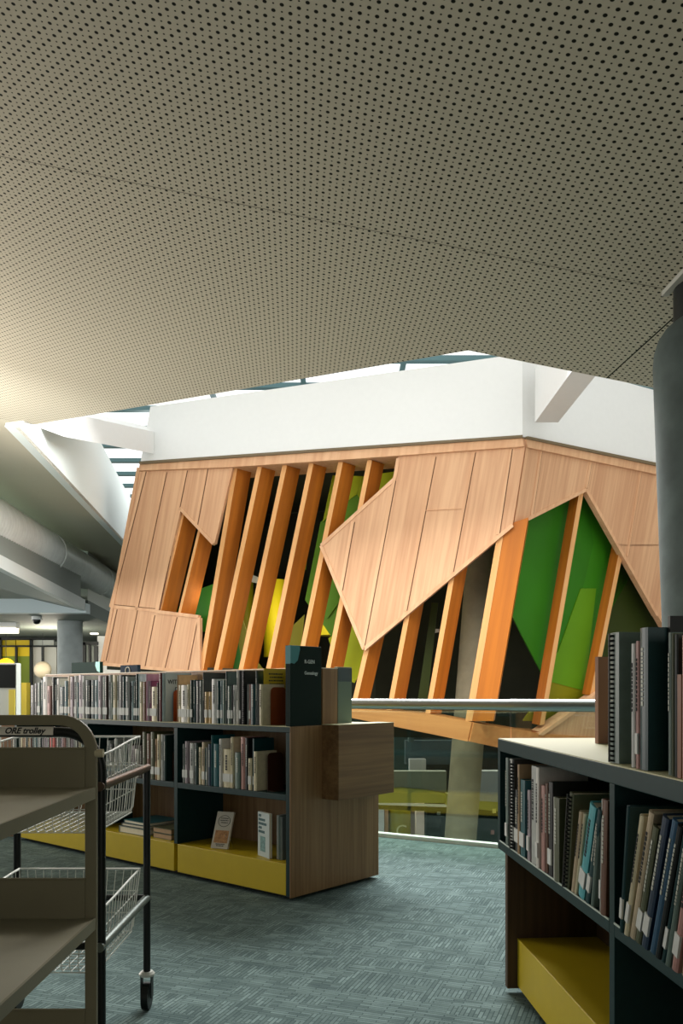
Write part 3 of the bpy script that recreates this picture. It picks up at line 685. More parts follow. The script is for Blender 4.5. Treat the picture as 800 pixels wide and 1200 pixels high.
def make_book(M, t, h, d, colour, lean=0, label_z=.035, lab=True, comb=False, detail=True, edge=None):
    t = max(t, .004)
    root = empty('book'); root.matrix_world = M @ Matrix.Rotation(lean, 4, 'Y')
    b = min(.003, t*.22)
    m = bm_(colour)
    mb = MB()
    # cover: spine slightly rounded + two boards
    if t > .012:
        prof = [(0, .004), (t*.2, .001), (t*.5, -.001), (t*.8, .001), (t, .004)]
    else: prof = [(0, .001), (t, .001)]
    outer = prof+[(t, d), (t-b, d), (t-b, b+.004), (b, b+.004), (b, d), (0, d)]
    mb.hexa([(x,y,0) for x,y in outer], [(x,y,h) for x,y in outer])
    o = mb.build('cover', m, root)
    if detail:
        MB().box(b, t-b, b+.004, d-.004, .003, h-.004).build('page_block', M_page, root)
        if lab and t > .007:
            MB().box(.001, t-.001, -.0022, .0005 if t <= .012 else .003, label_z, label_z+.05).build('spine_label', M_label, root)
        if comb:
            mc = MB()
            n = int(h/.0125)
            for i in range(n):
                z = .006+i*.0125
                mc.tube([(t*.5+.009*math.cos(a), -.001+.008*math.sin(a), z) for a in [k*math.pi/4 for k in range(9)]], .0028, 5)
            mc.box(t*.5-.003, t*.5+.003, -.011, -.008, .002, h-.002)
            mc.build('comb_binding', M_black, root)
        elif t > .016:
            # title lettering block on the spine as raised foil lines
            mk = MB(); cc = M_ink if sum(lin(PAL[colour])[:3]) > .5 else mat('foil', '#b7b9ad', .5)
            z = h*.45
            while z < h*.85:
                w = random.uniform(.004, .012); mk.box(t*.38, t*.62, -.0018, .003, z, z+w); z += w+.003
            mk.build('spine_title', cc, root)
    return root
ORD = ['nearest','second','third','fourth','fifth','sixth','seventh','eighth','ninth','tenth','eleventh','twelfth','thirteenth','fourteenth','fifteenth','sixteenth','seventeenth','eighteenth','nineteenth','twentieth',
 'twenty-first','twenty-second','twenty-third','twenty-fourth','twenty-fifth']
def row(case, z0, books, marks, place, group, d0=.19, y0=.012, xlim=None):
    """books: (px0, px1, top_px, colour, opts). marks: [(image column, text)]; ordinals are counted from the closest landmark."""
    prev = -9
    obs = []
    for bk in books:
        p0, p1, top, colour = bk[:4]; op = bk[4] if len(bk) > 4 else {}
        xa, xb = case.xat(p0), case.xat(p1); lean = op.get('lean', 0)
        xa = max(xa, prev+.0006); t = max(xb-xa, .005)*.985*math.cos(lean)
        h = case.zat(xa, top)-z0
        if z0 < .9: h = min(h, .335 if not lean else .315)
        lo = (xa+t*math.cos(lean))
        prev = xa+t/ max(.5, math.cos(lean)) if lean else xa+t
        d = op.get('d', d0+random.uniform(-.03,.03)); yy = y0+op.get('y', random.uniform(0,.008))
        M = case.M @ Matrix.Translation((xa, yy, z0+.001+(t*math.sin(lean) if lean > 0 else 0)))
        o = make_book(M, t, h/ math.cos(lean), d, colour, lean, lab=op.get('lab', random.random() < .6), comb=op.get('comb', False), detail=op.get('detail', True))
        obs.append((o, p0, t, h, colour, op))
    for i, (o, p0, t, h, colour, op) in enumerate(obs):
        best = None
        for mx, mt in marks:
            if p0 < mx: n = sum(1 for q in obs if p0 < q[1] < mx); side = 'left of'
            else: n = sum(1 for q in obs if mx <= q[1] < p0); side = 'right of'
            if best is None or n < best[0]: best = (n, side, mt)
        sz = 'thick' if t > .03 else ('slim' if t < .012 else '')
        hh = 'tall' if h > .27 else ('short' if h < .2 else '')
        kind = 'comb-bound' if op.get('comb') else ''
        words = ' '.join(w for w in (hh, sz, colour, kind, 'book') if w)
        lab = f"{words}, {ORD[min(best[0], 24)]} {best[1]} {best[2]}, {place}"
        tag(o, op.get('label', lab), 'book', group)
    return obs
# long bookcase, top row (read from the photograph, left to right)
top = [(34,38,803,'charcoal'),(38.3,41.5,801,'black'),(41.7,45,800,'grey green'),(45.2,48,797,'deep teal'),(48.3,53,793,'white'),(53.3,57,804,'rose'),(59,61.5,794,'black'),(61.7,63.6,796,'deep teal'),(64,67,795,'white'),
 (68,72.5,805,'deep teal'),(73,76.5,798,'teal'),(77,79.6,792,'beige'),(80,83.5,793,'lilac grey'),(84,87,792,'pale grey'),(87.3,89.5,800,'teal'),(90,94,791,'lilac grey'),(94.2,97,792,'pale grey'),
 (98,101.5,797,'dark green'),(101.8,103.5,797,'black'),(104,108,797,'deep teal'),(108.5,112,797,'grey blue'),(113,116.6,792,'lilac grey'),(117,120.3,793,'grey green'),(120.6,123.6,792,'dark brown'),(124,127.5,791,'mid grey'),
 (128,130,800,'grey green'),(130.4,133.6,791,'cream'),(134,136.5,792,'pale grey'),(137,141,791,'black'),(141.3,144,793,'deep teal'),(144.4,148.5,793,'mid grey'),(149,150.6,800,'charcoal'),(151,153.4,798,'grey blue'),(153.8,155.8,799,'dark green'),
 (156.2,158.6,790,'dark green'),(159,160.6,790,'pale blue'),(161,164.4,799,'cream'),(164.8,168,799,'brown'),(168.6,170,790,'pink'),(170.4,171.8,798,'lilac grey'),(172.2,174.3,798,'purple'),(175,181,805,'cream'),(181.6,183.6,800,'dark brown'),
 (184.2,187,789,'maroon'),(187.3,188.7,789,'pale blue',{'lab':False}),
 (204.6,206,791,'tan',{'lab':False}),(206.4,209.4,803,'cream'),(209.8,216.6,803,'white'),(217.2,219.6,802,'cream'),(220.2,223,797,'dark green'),(223.3,226,797,'deep teal'),(226.5,231,798,'black'),(231.5,234.6,798,'mid grey'),
 (235,237,788,'charcoal',{'lab':False}),(237.6,241,811,'sand'),(241.4,245,811,'sand'),(245.6,251.4,796,'pale grey'),(252,254.6,798,'deep teal'),(255,258,798,'grey blue'),(258.4,261,797,'grey green'),(261.3,263.6,787,'dark green',{'lab':False}),(264.2,268,804,'grey green'),
 (268.6,270.2,803,'charcoal'),(270.6,273.6,803,'pale grey'),(275,277.2,786,'white',{'lab':False}),(277.7,279.6,786,'black'),(281,284.4,786,'black',{'comb':True}),(286.5,288.4,802,'mid grey'),(288.8,290.6,802,'rose'),(291.2,296,802,'deep teal'),(296.4,298.8,786,'dark green'),
 (299.2,301,802,'charcoal'),(301.4,305,802,'cream')]
sgn = 'the genealogy sign'
row(LC, .998, top, [(332,sgn),(197,'the halfway bookend'),(252,'the dark teal gap')][:2]+[(33,'the far row end'),(137,'the white wall beyond')][:1], 'long bookcase top', 'books on the long bookcase top')
# long bookcase, bay next to the oak end
b1 = [(211.5,214.3,872,'mid grey'),(214.6,217.6,869,'lilac grey'),(220,224.6,871,'pale grey'),(225,229,871,'dark green'),(229.8,233,876,'cream'),(233.6,237,870,'beige'),(237.5,239,877,'deep teal'),(239.3,240.8,876,'pale grey'),
 (241.6,245,872,'navy'),(245.3,247,862,'teal'),(247.4,253.4,872,'teal'),(254.6,257.4,866,'white'),(258,266.6,878,'cream'),(267.2,270,864,'cream'),(273,278.6,882,'grey green'),(279,283.6,864,'rose'),(284.4,288,865,'black'),
 (288.8,292.4,889,'cream'),(293,294.6,866,'deep teal'),(295,298.8,881,'cream')]
row(LC, ZS, b1, [(332,'the oak end panel'),(206,'the green divider')], 'middle shelf', 'books on the middle shelf by the oak end')
b2 = [(122,126,868,'mid grey'),(126.5,130,872,'charcoal'),(131,134.5,866,'pale grey'),(136,141,872,'dark green'),(142,146,868,'grey green'),(147,151,872,'charcoal'),(152,155,874,'lilac grey'),(156,160,878,'white'),(161,163.6,874,'dark brown'),
 (164,168,858,'olive'),(168.6,173,860,'brown'),(173.4,177.6,858,'olive'),(178.6,181,866,'tan'),(181.6,185,861,'cream'),(185.6,188.4,861,'pale grey'),(189,192,862,'dark green')]
row(LC, ZS, b2, [(203,'the green divider'),(120,'the cart post')][:1], 'middle shelf behind the cart', 'books on the middle shelf behind the black cart')
b3 = []; px = 12
cols = ['dark brown','beige','brown','cream','tan','dark green','sand','brown','mid grey','teal','pale grey','dark green','lilac grey','lilac grey','black','red','rose','charcoal','lilac grey','rose','pale grey','dark brown','lilac grey','pale grey','charcoal','cream','grey green','lilac grey','black','pale grey']
for i, c in enumerate(cols):
    w = random.uniform(1.8, 3.6) if c != 'red' else 5.5
    if px+w > 98: break
    b3.append((px, px+w, random.uniform(852, 858), c)); px += w+.25
row(LC, ZS, b3, [(101,'the grey cart post'),(11,'the peach box')], 'shelf behind the carts', 'books on the middle shelf seen through the carts')

def bookend(case, px, z0, h, d, y, hexc, label, t=.003):
    x = case.xat(px); r = empty('bookend'); r.matrix_world = case.M @ Matrix.Translation((x, y, z0+.001))
    m = mat('bookend_'+hexc.strip('#'), hexc, .5); mb = MB(); R = .03; prof = [(0,0),(d,0),(d,h-R)]
    prof += [(d-R+R*math.cos(a), h-R+R*math.sin(a)) for a in [k*math.pi/12 for k in range(1,6)]]+[(d-R,h),(R,h)]
    prof += [(R-R*math.sin(a), h-R+R*math.cos(a)) for a in [k*math.pi/12 for k in range(1,6)]]+[(0,h-R)]
    mb.hexa([(0,a,b) for a,b in prof], [(t,a,b) for a,b in prof]); mb.build('upright_plate', m, r)
    MB().box(t, .05, 0, d, 0, .0015).build('base_plate', m, r); tag(r, label, 'bookend'); return r
bookend(LC, 307, .998, .225, .13, .07, '#7c3a17', 'rust brown bookend closing the top row beside the genealogy sign')
bookend(LC, 193, .998, .21, .13, .07, '#8a3f18', 'rust brown bookend halfway along the top row of the long bookcase')
bookend(LC, 306, ZS, .225, .13, .05, '#3a1d10', 'dark brown bookend on the middle shelf beside the oak end')
bookend(LC, 193.5, ZS, .20, .13, .06, '#4a2412', 'dark brown bookend on the middle shelf left of the green divider')
# yellow-covered brochure and pale cover standing behind the last books
def board(case, px0, y0, y1, z0, z1, hexc, name, label, cat, t=.004, lean=0):
    x = case.xat(px0); r = MB().box(0, t, y0, y1, 0, z1-z0).build(name, mat('board_'+hexc.strip('#'), hexc, .5)); r.matrix_world = case.M @ Matrix.Translation((x, 0, z0+.001)) ; tag(r, label, cat); return r
o = board(LC, 301.5, .05, .245, .998, 1.335, '#b8a01c', 'paperback', 'mustard covered book with small black lettering behind the last rust bookend', 'book')
Mtx = frame((.0044, .07, .28), (0,1,0), (0,0,1), (1,0,0))
mb = MB()
for k in range(4):
    a = .09+.006*(k%2)
    while a < .21: w = random.uniform(.006,.016); mb.box(.0040,.0046,a,a+w,.300-k*.02,.309-k*.02); a += w+.004
mb.build('cover_lettering', M_ink, o)
o = board(LC, 303, .062, .20, .998, 1.232, '#c9c4b8', 'book', 'plain pale book in front of the mustard covered book on the top row', 'book', t=.006)
o = board(LC, 188.9, .03, .25, .998, 1.322, '#a9bcc0', 'paperback', 'pale blue book titled WITH THE beside the halfway rust bookend', 'book')
text('cover_text', 'WITH THE', .04, frame((.0044, .05, .25), (0,1,0), (0,0,1), (1,0,0)), M_ink, o, bold=.0008)
text('cover_text', 'Du', .04, frame((.0044, .11, .20), (0,1,0), (0,0,1), (1,0,0)), M_ink, o, bold=.0008)

# sign panels on the bookcase end
def sign(case, x, y0, y1, z0, z1, t, hexc, name, label, corner=None):
    r = MB().box(-t, 0, y0, y1, 0, z1-z0).build(name, mat('sign_'+hexc.strip('#'), hexc, .7, spec=.12), bevel=.002); r.matrix_world = case.M @ Matrix.Translation((x, 0, z0)); tag(r, label, 'sign'); return r
s1 = sign(LC, .002, .0, .264, .999, 1.462, .04, '#10231f', 'shelf_sign', 'dark green sign panel reading R-GEN Genealogy on the long bookcase end')
hh = .463
M_hex = mat('cyan_hexagon', '#16777c', .4)
hx = [(0,hh-.002),(.075,hh-.002),(.078,hh-.02),(.058,hh-.085),(.03,hh-.105),(0,hh-.10)]
mb = MB(); mb.hexa([(0.0002,a,b) for a,b in hx], [(.0012,a,b) for a,b in hx]); mb.box(-.04,0.001,-.0012,0,hh-.105,hh-.002); mb.build('hexagon_logo', M_hex, s1)
M_let = mat('sign_letter', '#b8c4c0', .5)
text('sign_text', 'R-GEN', .030, frame((.0012,.115,hh-.10),(0,1,0),(0,0,1),(1,0,0)), M_let, s1, bold=.0006)
text('sign_text', 'Genealogy', .027, frame((.0012,.115,hh-.165),(0,1,0),(0,0,1),(1,0,0)), M_let, s1, bold=.0006)
s2 = sign(LC, .002, .415, .545, 1.004, 1.345, .03, '#6f8073', 'shelf_sign', 'grey green sign panel with teal head behind the raised oak spine')
MB().box(.0002,.0012,.415,.545,.255,.335).build('teal_band', mat('teal_band', '#1d3b3f', .4), s2)
MB().box(-.03,.0,.415,.545,.341,.344).build('pale_edge', M_page, s2)
s3 = sign(LC, LC.xat(86), .45, .47, 1.0, 1.40, .2, '#16322d', 'shelf_sign', 'dark green sign with cyan corner behind the top row of books')
s3.data.clear_geometry()
def facesign(px0, px1, py0, Y, name, label, hexc, z0=.999, hexa=True):
    a = pt(px0, py0, Y); b = pt(px1, py0, Y)
    r = MB().box(0, b.x-a.x, 0, .03, 0, a.z-z0).build(name, mat('sign_'+hexc.strip('#'), hexc, .7, spec=.12)); r.location = (a.x, Y, z0); tag(r, label, 'sign')
    if hexa:
        w = b.x-a.x; h = a.z-z0; hx = [(w,h),(w-.035*Y/5,h),(w-.04*Y/5,h-.03*Y/5),(w-.022*Y/5,h-.062*Y/5),(w,h-.07*Y/5)]; q = MB(); q.hexa([(x,-.002,z) for x,z in hx], [(x,0,z) for x,z in hx]); q.build('hexagon_logo', mat('cyan_bright', '#24a79f', .4), r)
    return r
bpy.data.objects.remove(s3)
# rear-side signs stand on the back half of the top
def rearx(px, y): 
    r = (px-CX)/F; o = LC.o+LC.e*y; return (r*o.y-o.x)/(LC.u.x-r*LC.u.y), o
def rearsign(px0, px1, py0, label, hexc, cyan):
    xa, oo = rearx(px0, .55); xb, oo = rearx(px1, .55); Y = oo.y+LC.u.y*xa; z1 = H+(HY-py0)/F*Y
    r = MB().box(0, xb-xa, 0, .03, 0, z1-1.0).build('shelf_sign', mat('sign_'+hexc.strip('#'), hexc, .7, spec=.12)); r.matrix_world = LC.M @ Matrix.Translation((xa, .55, .9985)); tag(r, label, 'sign')
    w = xb-xa; h = z1-1.0
    if cyan:
        hx = [(w,h),(w-.06,h),(w-.065,h-.03),(w-.04,h-.075),(w,h-.09)]; q = MB(); q.hexa([(x,-.002,z) for x,z in hx], [(x,0,z) for x,z in hx]); q.build('hexagon_logo', mat('cyan_bright', '#24a79f', .4), r)
    else:
        q = MB(); q.tube([(w*.45+.03*math.cos(k*math.pi/8), -.003, h-.045+.03*math.sin(k*math.pi/8)) for k in range(17)], .004, 5); q.build('ring_logo', M_label, r)
    return r
rearsign(84, 117, 776.5, 'dark green sign with cyan corner standing behind the top row', '#122e29', True)
rearsign(141, 161, 779.5, 'small navy sign with a ring emblem behind the top row', '#1b2b3c', False)

# display books on the yellow base near the oak end
def base_pt(px, py):   # point on the yellow base surface
    r = ray(px, py); t = (ZY-H)/r.z; return CAM+r*t
p = base_pt(247, 994)
def disp(M, w, h, t, name, label, cols, title):
    r = empty('book'); r.matrix_world = M; tag(r, label, 'book')
    MB().box(0, w, 0, t, 0, h).build('page_block', M_page, r)
    c = MB().box(-.001, w+.001, -.002, 0, -.001, h+.001).build('front_cover', mat('cov_'+cols[0].strip('#'), cols[0], .5), r); MB().box(-.001, w+.001, t, t+.002, -.001, h+.001).build('back_cover', mat('cov_'+cols[0].strip('#'), cols[0], .5), r)
    return r, c
# leaning book on a wire stand (tan lower half, oval title)
fx = Vector((.93,-.37,0)).normalized(); fz = Vector((.30,.30,.96)).normalized(); fy = fz.cross(fx).normalized(); fz = fx.cross(fy)
r, c = disp(frame(p+Vector((0,0,.002)), fx, fy, fz), .118, .235, .012, 'book', 'cream and tan book propped on a wire stand on the yellow base', ['#b9b4a6'], '')
MB().box(.012,.108,-.0028,-.002,.035,.115).build('cover_picture', mat('cover_tan', '#a5794c', .6, noise=.35, nscale=70), c)
mb = MB(); mb.tube([(.06+.042*math.cos(k*math.pi/12), -.0026, .175+.036*math.sin(k*math.pi/12)) for k in range(25)], .0016, 5); mb.build('cover_oval', M_ink, c)
mb = MB()
for x0_, x1_, z_ in ((.035,.085,.190),(.030,.090,.176),(.038,.082,.162),(.03,.09,.024),(.035,.085,.014)):
    a = x0_
    while a < x1_: w = random.uniform(.004,.010); mb.box(a,a+w,-.0028,-.002,z_,z_+.006); a += w+.003
mb.build('cover_lettering', M_ink, c)
mb = MB(); q = p+fx*.1; 
q0 = p+fx*.10+fz*.002+fy*.03
st_ = empty('wire_stand', q0); tag(st_, 'small steel wire stand behind the propped cream and tan book', 'book stand')
mb.tube([(-.08,.0,.004),(.03,.055,.004),(.02,.04,.055),(-.01,-.004,.09)], .0018, 6); mb.tube([(-.09,.0,.004),(-.05,.09,.004),(.03,.055,.004)], .0018, 6)
mb.build('wire', M_steel, st_)
# upright group beside the oak end: teal-lettered book facing left and three slim grey ones
q = base_pt(302.5, 1002)
fx = (base_pt(322, 1009)-q).normalized(); fy = Vector((-fx.y, fx.x, 0))
r, c = disp(frame(q+Vector((0,0,.002)), fx, fy, Vector((0,0,1))), .145, .262, .014, 'book', 'pale book with teal lettering standing open beside the oak end panel', ['#a9b5b1'], '')
mb = MB()
for k, n_ in enumerate((.03,.09,.11,.04,.08)):
    a = .010
    while a < n_: w = random.uniform(.006,.012); mb.box(a,a+w,-.0028,-.002,.235-k*.024,.250-k*.024); a += w+.003
mb.build('cover_lettering', mat('teal_ink', '#1d4f53', .6), c)
MB().box(.03,.095,-.0028,-.002,.03,.12).build('cover_picture', mat('cover_teal_pic', '#5f8581', .6, noise=.35, nscale=80), c)
bq = LC.M.inverted() @ base_pt(323.5, 1007)
for k in range(3):
    o = make_book(LC.M @ Matrix.Translation((bq.x+k*.0165, bq.y, ZY+.001)), .0155, .258-.003*k, .15, ['pale grey','grey green','mid grey'][k], lab=False); tag(o, ['pale grey book nearest the teal lettered book','grey green book between two grey books by the oak end','mid grey book nearest the oak end panel on the yellow base'][k], 'book')
# flat stack in the next bay
for k in range(3):
    xa = LC.xat(135+k*1.5); hz = ZY+.001+[0, .045, .066][k]
    hh_ = [.044,.020,.022][k]; colr = ['grey green','charcoal','teal'][k]
    r = empty('book'); r.matrix_world = LC.M @ Matrix.Translation((xa, .03+.01*k, hz)) @ Matrix.Rotation([0,.02,-.02][k], 4, 'Z')
    w = .29; d = .30-.01*k; cv = MB(); cv.box(0,w,0,d,0,.003); cv.box(0,w,0,d,hh_-.003,hh_); cv.box(0,.004,0,d,.003,hh_-.003); cv.build('cover', bm_(colr), r)
    MB().box(.004,w-.004,.004,d-.004,.003,hh_-.003).build('page_block', M_page, r)
    tag(r, ['thick grey green folio at the bottom of the flat stack on the yellow base','charcoal folio in the middle of the flat stack on the yellow base','teal folio on top of the flat stack on the yellow base'][k], 'book', 'flat stack of folios')
    r['label'] = r['label']
for k in range(2):
    xa = LC.xat(163); r = empty('book'); hz = ZY+.001+k*.036
    r.matrix_world = LC.M @ Matrix.Translation((xa+.085, .05, hz)); cv = MB(); w = .195; d = .26; t_ = .034
    cv.box(0,w,0,d,0,.003); cv.box(0,w,0,d,t_-.003,t_); cv.build('cover', bm_('olive'), r); MB().box(.002,w-.003,.004,d-.003,.003,t_-.003).build('page_block', bm_('tan'), r)
    tag(r, ['lower olive folio lying flat beside the green divider','upper olive folio lying flat beside the green divider'][k], 'book', 'olive folios lying flat')

# right bookcase, middle shelf, far bay
g1 = [(592,594.4,882,'grey green',{'d':.22}),(595,598.5,889,'pale grey',{'d':.22}),(599,601,890,'charcoal',{'comb':True,'d':.22}),(601.5,606,925,'charcoal'),(606.6,608.2,896,'tan'),(608.6,613.6,913,'teal'),(617,619.6,926,'lilac grey'),(620.4,626,892,'pale grey'),
 (628.5,631.2,896,'white'),(633,636.6,920,'rose'),(637,639.4,918,'brown'),(640.4,644.6,916,'black'),(647,648.8,934,'white',{'lab':False}),(649.2,655,934,'olive',{'lab':False}),
 (661,665.5,928,'olive',{'lean':.16,'comb':True}),(668,671,948,'beige',{'lean':.28}),(672,674.4,950,'cream',{'lean':.30}),(677,684,940,'light teal',{'lean':.34}),(686,690,944,'deep teal',{'lean':.34}),(691.5,694.5,952,'grey green',{'lean':.2}),(700,702.5,936,'pale grey',{'lean':.05}),(703.5,709.5,936,'brown',{'lean':.05})]
row(RC, ZS, g1, [(588,'the bookcase far end'),(716,'the green divider')], 'right bookcase', 'books on the right bookcase middle shelf, far bay', d0=.19, y0=-.004)
g2 = [(733,736,938,'deep teal',{'lean':.14,'d':.23}),(738,742,950,'cream',{'lean':.30}),(743,748.5,945,'beige',{'lean':.33}),(750,756,962,'olive',{'lean':.33}),(758,765,948,'navy',{'lean':.34}),(767,773,948,'blue',{'lean':.34}),(775,780,960,'black',{'lean':.34}),(782,786,955,'deep teal',{'lean':.33}),(788,793,962,'grey green',{'lean':.3}),(795,802,958,'rose',{'lean':.28}),(804,812,960,'tan',{'lean':.1}),(814,824,960,'dark green',{'lean':.1}),(827,836,960,'beige',{'lean':.08})]
row(RC, ZS, g2, [(720,'the green divider')], 'right bookcase near bay', 'books on the right bookcase middle shelf, near bay', d0=.2, y0=-.02)
o = board(RC, 727, .1, .28, ZS, .905, '#5a4226', 'bookend', 'brown wooden bookend behind the near bay books of the right bookcase', 'bookend', t=.012)
# right bookcase top
g3 = [(705,716,743,'grey green',{'comb':True,'d':.23,'lab':False,'label':'grey comb-bound report standing at the far end of the right bookcase top'}),
      (732.5,736.5,755,'pale grey',{'d':.2}),(738,741.5,752,'rose',{'d':.2}),(743,752,737,'deep teal',{'d':.27,'lab':False,'label':'thick dark teal ring binder standing on the right bookcase top'}),
      (773,777,742,'grey green',{'d':.19}),(779,782,743,'olive',{'d':.19}),(783.5,787,744,'charcoal',{'d':.19})]
row(RC, RC.zt, g3, [(757,'the dark teal binder')], 'right bookcase top', 'books on the right bookcase top', y0=.01)
o = board(RC, 753, .06, .33, RC.zt, 1.375, '#0c1413', 'folder', 'tall black folder rising behind the dark teal binder', 'folder', t=.012)
o = board(RC, 788, .01, .20, RC.zt, 1.235, '#7a4a2c', 'bookend', 'upright brown wooden bookend at the right edge of the bookcase top', 'bookend', t=.018)
o = board(RC, 794, .01, .24, RC.zt, 1.318, '#a57a68', 'book', 'dull pink book behind the wooden bookend at the right edge', 'book', t=.02)
o = MB().box(0,.02,0,.16,0,.31).build('book', mat('brown_cloth', '#8f6a55', .7)); o.location = pt(697,861,3.0).to_3d(); o.location.z = RC.zt+.001; o.rotation_euler = (0,0,math.radians(-75)); tag(o, 'brown book standing on the back half of the right bookcase top', 'book')

# ================================================================ GREY BOOK TROLLEY
M_cart = mat('olive_grey_enamel', '#6e6952', .45, spec=.4, noise=.03)
M_cart_sh = mat('shelf_enamel', '#8b8672', .4, noise=.03)
YC = 2.42; XR = -.709; XL = -1.20; YN = 1.50
cart = empty('book_trolley', ((XR+XL)/2, (YC+YN)/2, 0)); tag(cart, 'olive grey steel book trolley with flat shelves in the foreground', 'trolley')
def cfix(o): o.parent = cart; o.matrix_parent_inverse = Matrix.Translation(-cart.location); return o
def hoop_poly(xl, xr, zt, r, w):   # flat bar hoop, outline outer then inner
    out = []; 
    for rr_, x0_, x1_, z_ in ((r, xl, xr, zt),):
        out += [(x0_, .10)]+[(x0_+rr_-rr_*math.cos(a), z_-rr_+rr_*math.sin(a)) for a in [k*math.pi/16 for k in range(9)]]+[(x1_-rr_+rr_*math.cos(a), z_-rr_+rr_*math.sin(a)) for a in [math.pi/2-k*math.pi/16 for k in range(9)]]+[(x1_, .10)]
    return out
def hoop(Y, name='end_frame'):
    o_ = hoop_poly(XL, XR, 1.131, .105, 0); i_ = hoop_poly(XL+.034, XR-.034, 1.131-.03, .075, 0)
    n = len(o_); mb = MB(); v = [(x,Y,z) for x,z in o_]+[(x,Y,z) for x,z in i_]+[(x,Y+.016,z) for x,z in o_]+[(x,Y+.016,z) for x,z in i_]
    f = []
    for k in range(n-1):
        f += [(k, k+1, n+k+1, n+k), (2*n+k, 3*n+k, 3*n+k+1, 2*n+k+1), (k, 2*n+k, 2*n+k+1, k+1), (n+k, n+k+1, 3*n+k+1, 3*n+k)]
    f += [(0,n,3*n,2*n),(n-1,3*n-1,4*n-1,2*n-1)]
    mb.add(v, f); return cfix(mb.build(name, M_cart, bevel=.003))
hoop(YC); hoop(YN-.016)
for z in (.921, .543, .165):
    mb = MB(); a, b = XL+.006, XR-.006
    cfix(MB().box(a, b, YN, YC, z-.004, z).build('shelf', M_cart_sh))
    cfix(MB().box(b-.003, b+.004, YN, YC, z-.032, z+.0012).build('shelf_lip', M_cart))
    cfix(MB().box(a-.004, a+.003, YN, YC, z-.032, z+.0012).build('shelf_lip', M_cart))
    cfix(MB().box(XL+.03, XR-.032, YC-.004, YC+.0, z, z+.112).build('end_plate', M_cart))
    mb = MB(); mb.tube([(XL+.03,YC,z+.112),(XR-.03,YC,z+.112)], .005, 8); cfix(mb.build('plate_rim', M_cart))
    cfix(MB().box(XL+.03, XR-.032, YN, YN+.004, z, z+.112).build('end_plate', M_cart))
for z in (1.02,): 
    mb = MB(); mb.tube([(XR-.005,YC+.008,z),(XR+.018,YC+.008,z)], [.012,.012], 14); o = mb.build('bumper_knob', mat('beige_rubber', '#a89f82', .5)); autosmooth(o); cfix(o)
for x in (XL+.02, XR-.02):
    for y in (YN, YC+.005):
        mb = MB(); mb.tube([(x-.012,y,.05),(x+.012,y,.05)], .05, 24); o = mb.build('wheel', M_black); autosmooth(o); cfix(o)

# ================================================================ BLACK WIRE-BASKET CART
XA, XB, YA, YB = -1.225, -.735, 2.56, 3.16
wc = empty('basket_cart', ((XA+XB)/2, (YA+YB)/2, 0)); tag(wc, 'black tubular cart carrying white wire baskets behind the grey trolley', 'cart')
def wfix(o): o.parent = wc; o.matrix_parent_inverse = Matrix.Translation(-wc.location); return o
M_brnrail = mat('brown_highlight_rail', '#5a4a40', .3, metal=.6)  # brownish highlight of the tube put into its base colour
for x in (XA, XB):
    for y in (YA, YB):
        top_z = .905
        mb = MB(); mb.tube([(x,y,.14),(x,y,top_z)], .0135, 16); o = mb.build('pole', M_black); autosmooth(o, 60); wfix(o)
        # caster
        cs = MB(); cs.tube([(x,y,.126),(x,y,.134),(x,y,.143)], [.028,.03,.022], 24); c = cs.build('caster_plate', mat('pale_nylon', '#b5b8b0', .4)); autosmooth(c); wfix(c)
        fk = MB(); fk.box(x-.021,x-.017,y-.018,y+.018,.045,.127); fk.box(x+.017,x+.021,y-.018,y+.018,.045,.127); k = fk.build('caster_fork', M_black, bevel=.001); wfix(k)
        wh = MB(); wh.tube([(x-.013,y,.05),(x+.013,y,.05)], .05, 28); k2 = wh.build('wheel', M_black); autosmooth(k2); wfix(k2)
for z, m in ((.91, M_brnrail), (.42, mat('grey_rail', '#6c7570', .35, metal=.7))):
    for x in (XA, XB):
        mb = MB(); mb.tube([(x,YA-.02,z),(x,YB+.01,z)], .0145, 16); o = mb.build('side_rail', m); autosmooth(o, 60); wfix(o)
    for y in (YA, YB):
        mb = MB(); mb.tube([(XA,y,z),(XB,y,z)], .0115, 14); o = mb.build('cross_rail', M_black if z < .8 else M_steel); autosmooth(o, 60); wfix(o)
# hoop handle at the near end with the label
pts = [(XA,YA,.905)]+[(XA+.12-.12*math.cos(a), YA, 1.075-.12+.12*math.sin(a)) for a in [k*math.pi/16 for k in range(9)]]+[(XB-.12+.12*math.cos(a), YA, 1.075-.12+.12*math.sin(a)) for a in [math.pi/2-k*math.pi/16 for k in range(9)]]+[(XB,YA,.905)]
mb = MB(); mb.tube(pts, .0155, 18); o = mb.build('handle', M_black); autosmooth(o, 60); wfix(o)
pl_ = MB().box(XA+.05, pt(62,0,YA-.02).x, YA-.021, YA-.017, 1.067, 1.092).build('name_plate', mat('plate_white', '#c9c5bb', .6)); wfix(pl_)
t = text('plate_text', 'ORE trolley', .025, frame((pt(5,0,YA-.022).x, YA-.0216, 1.072),(1,0,0),(0,0,1),(0,-1,0)), M_ink, shear=.35, bold=.0008); t.parent = pl_
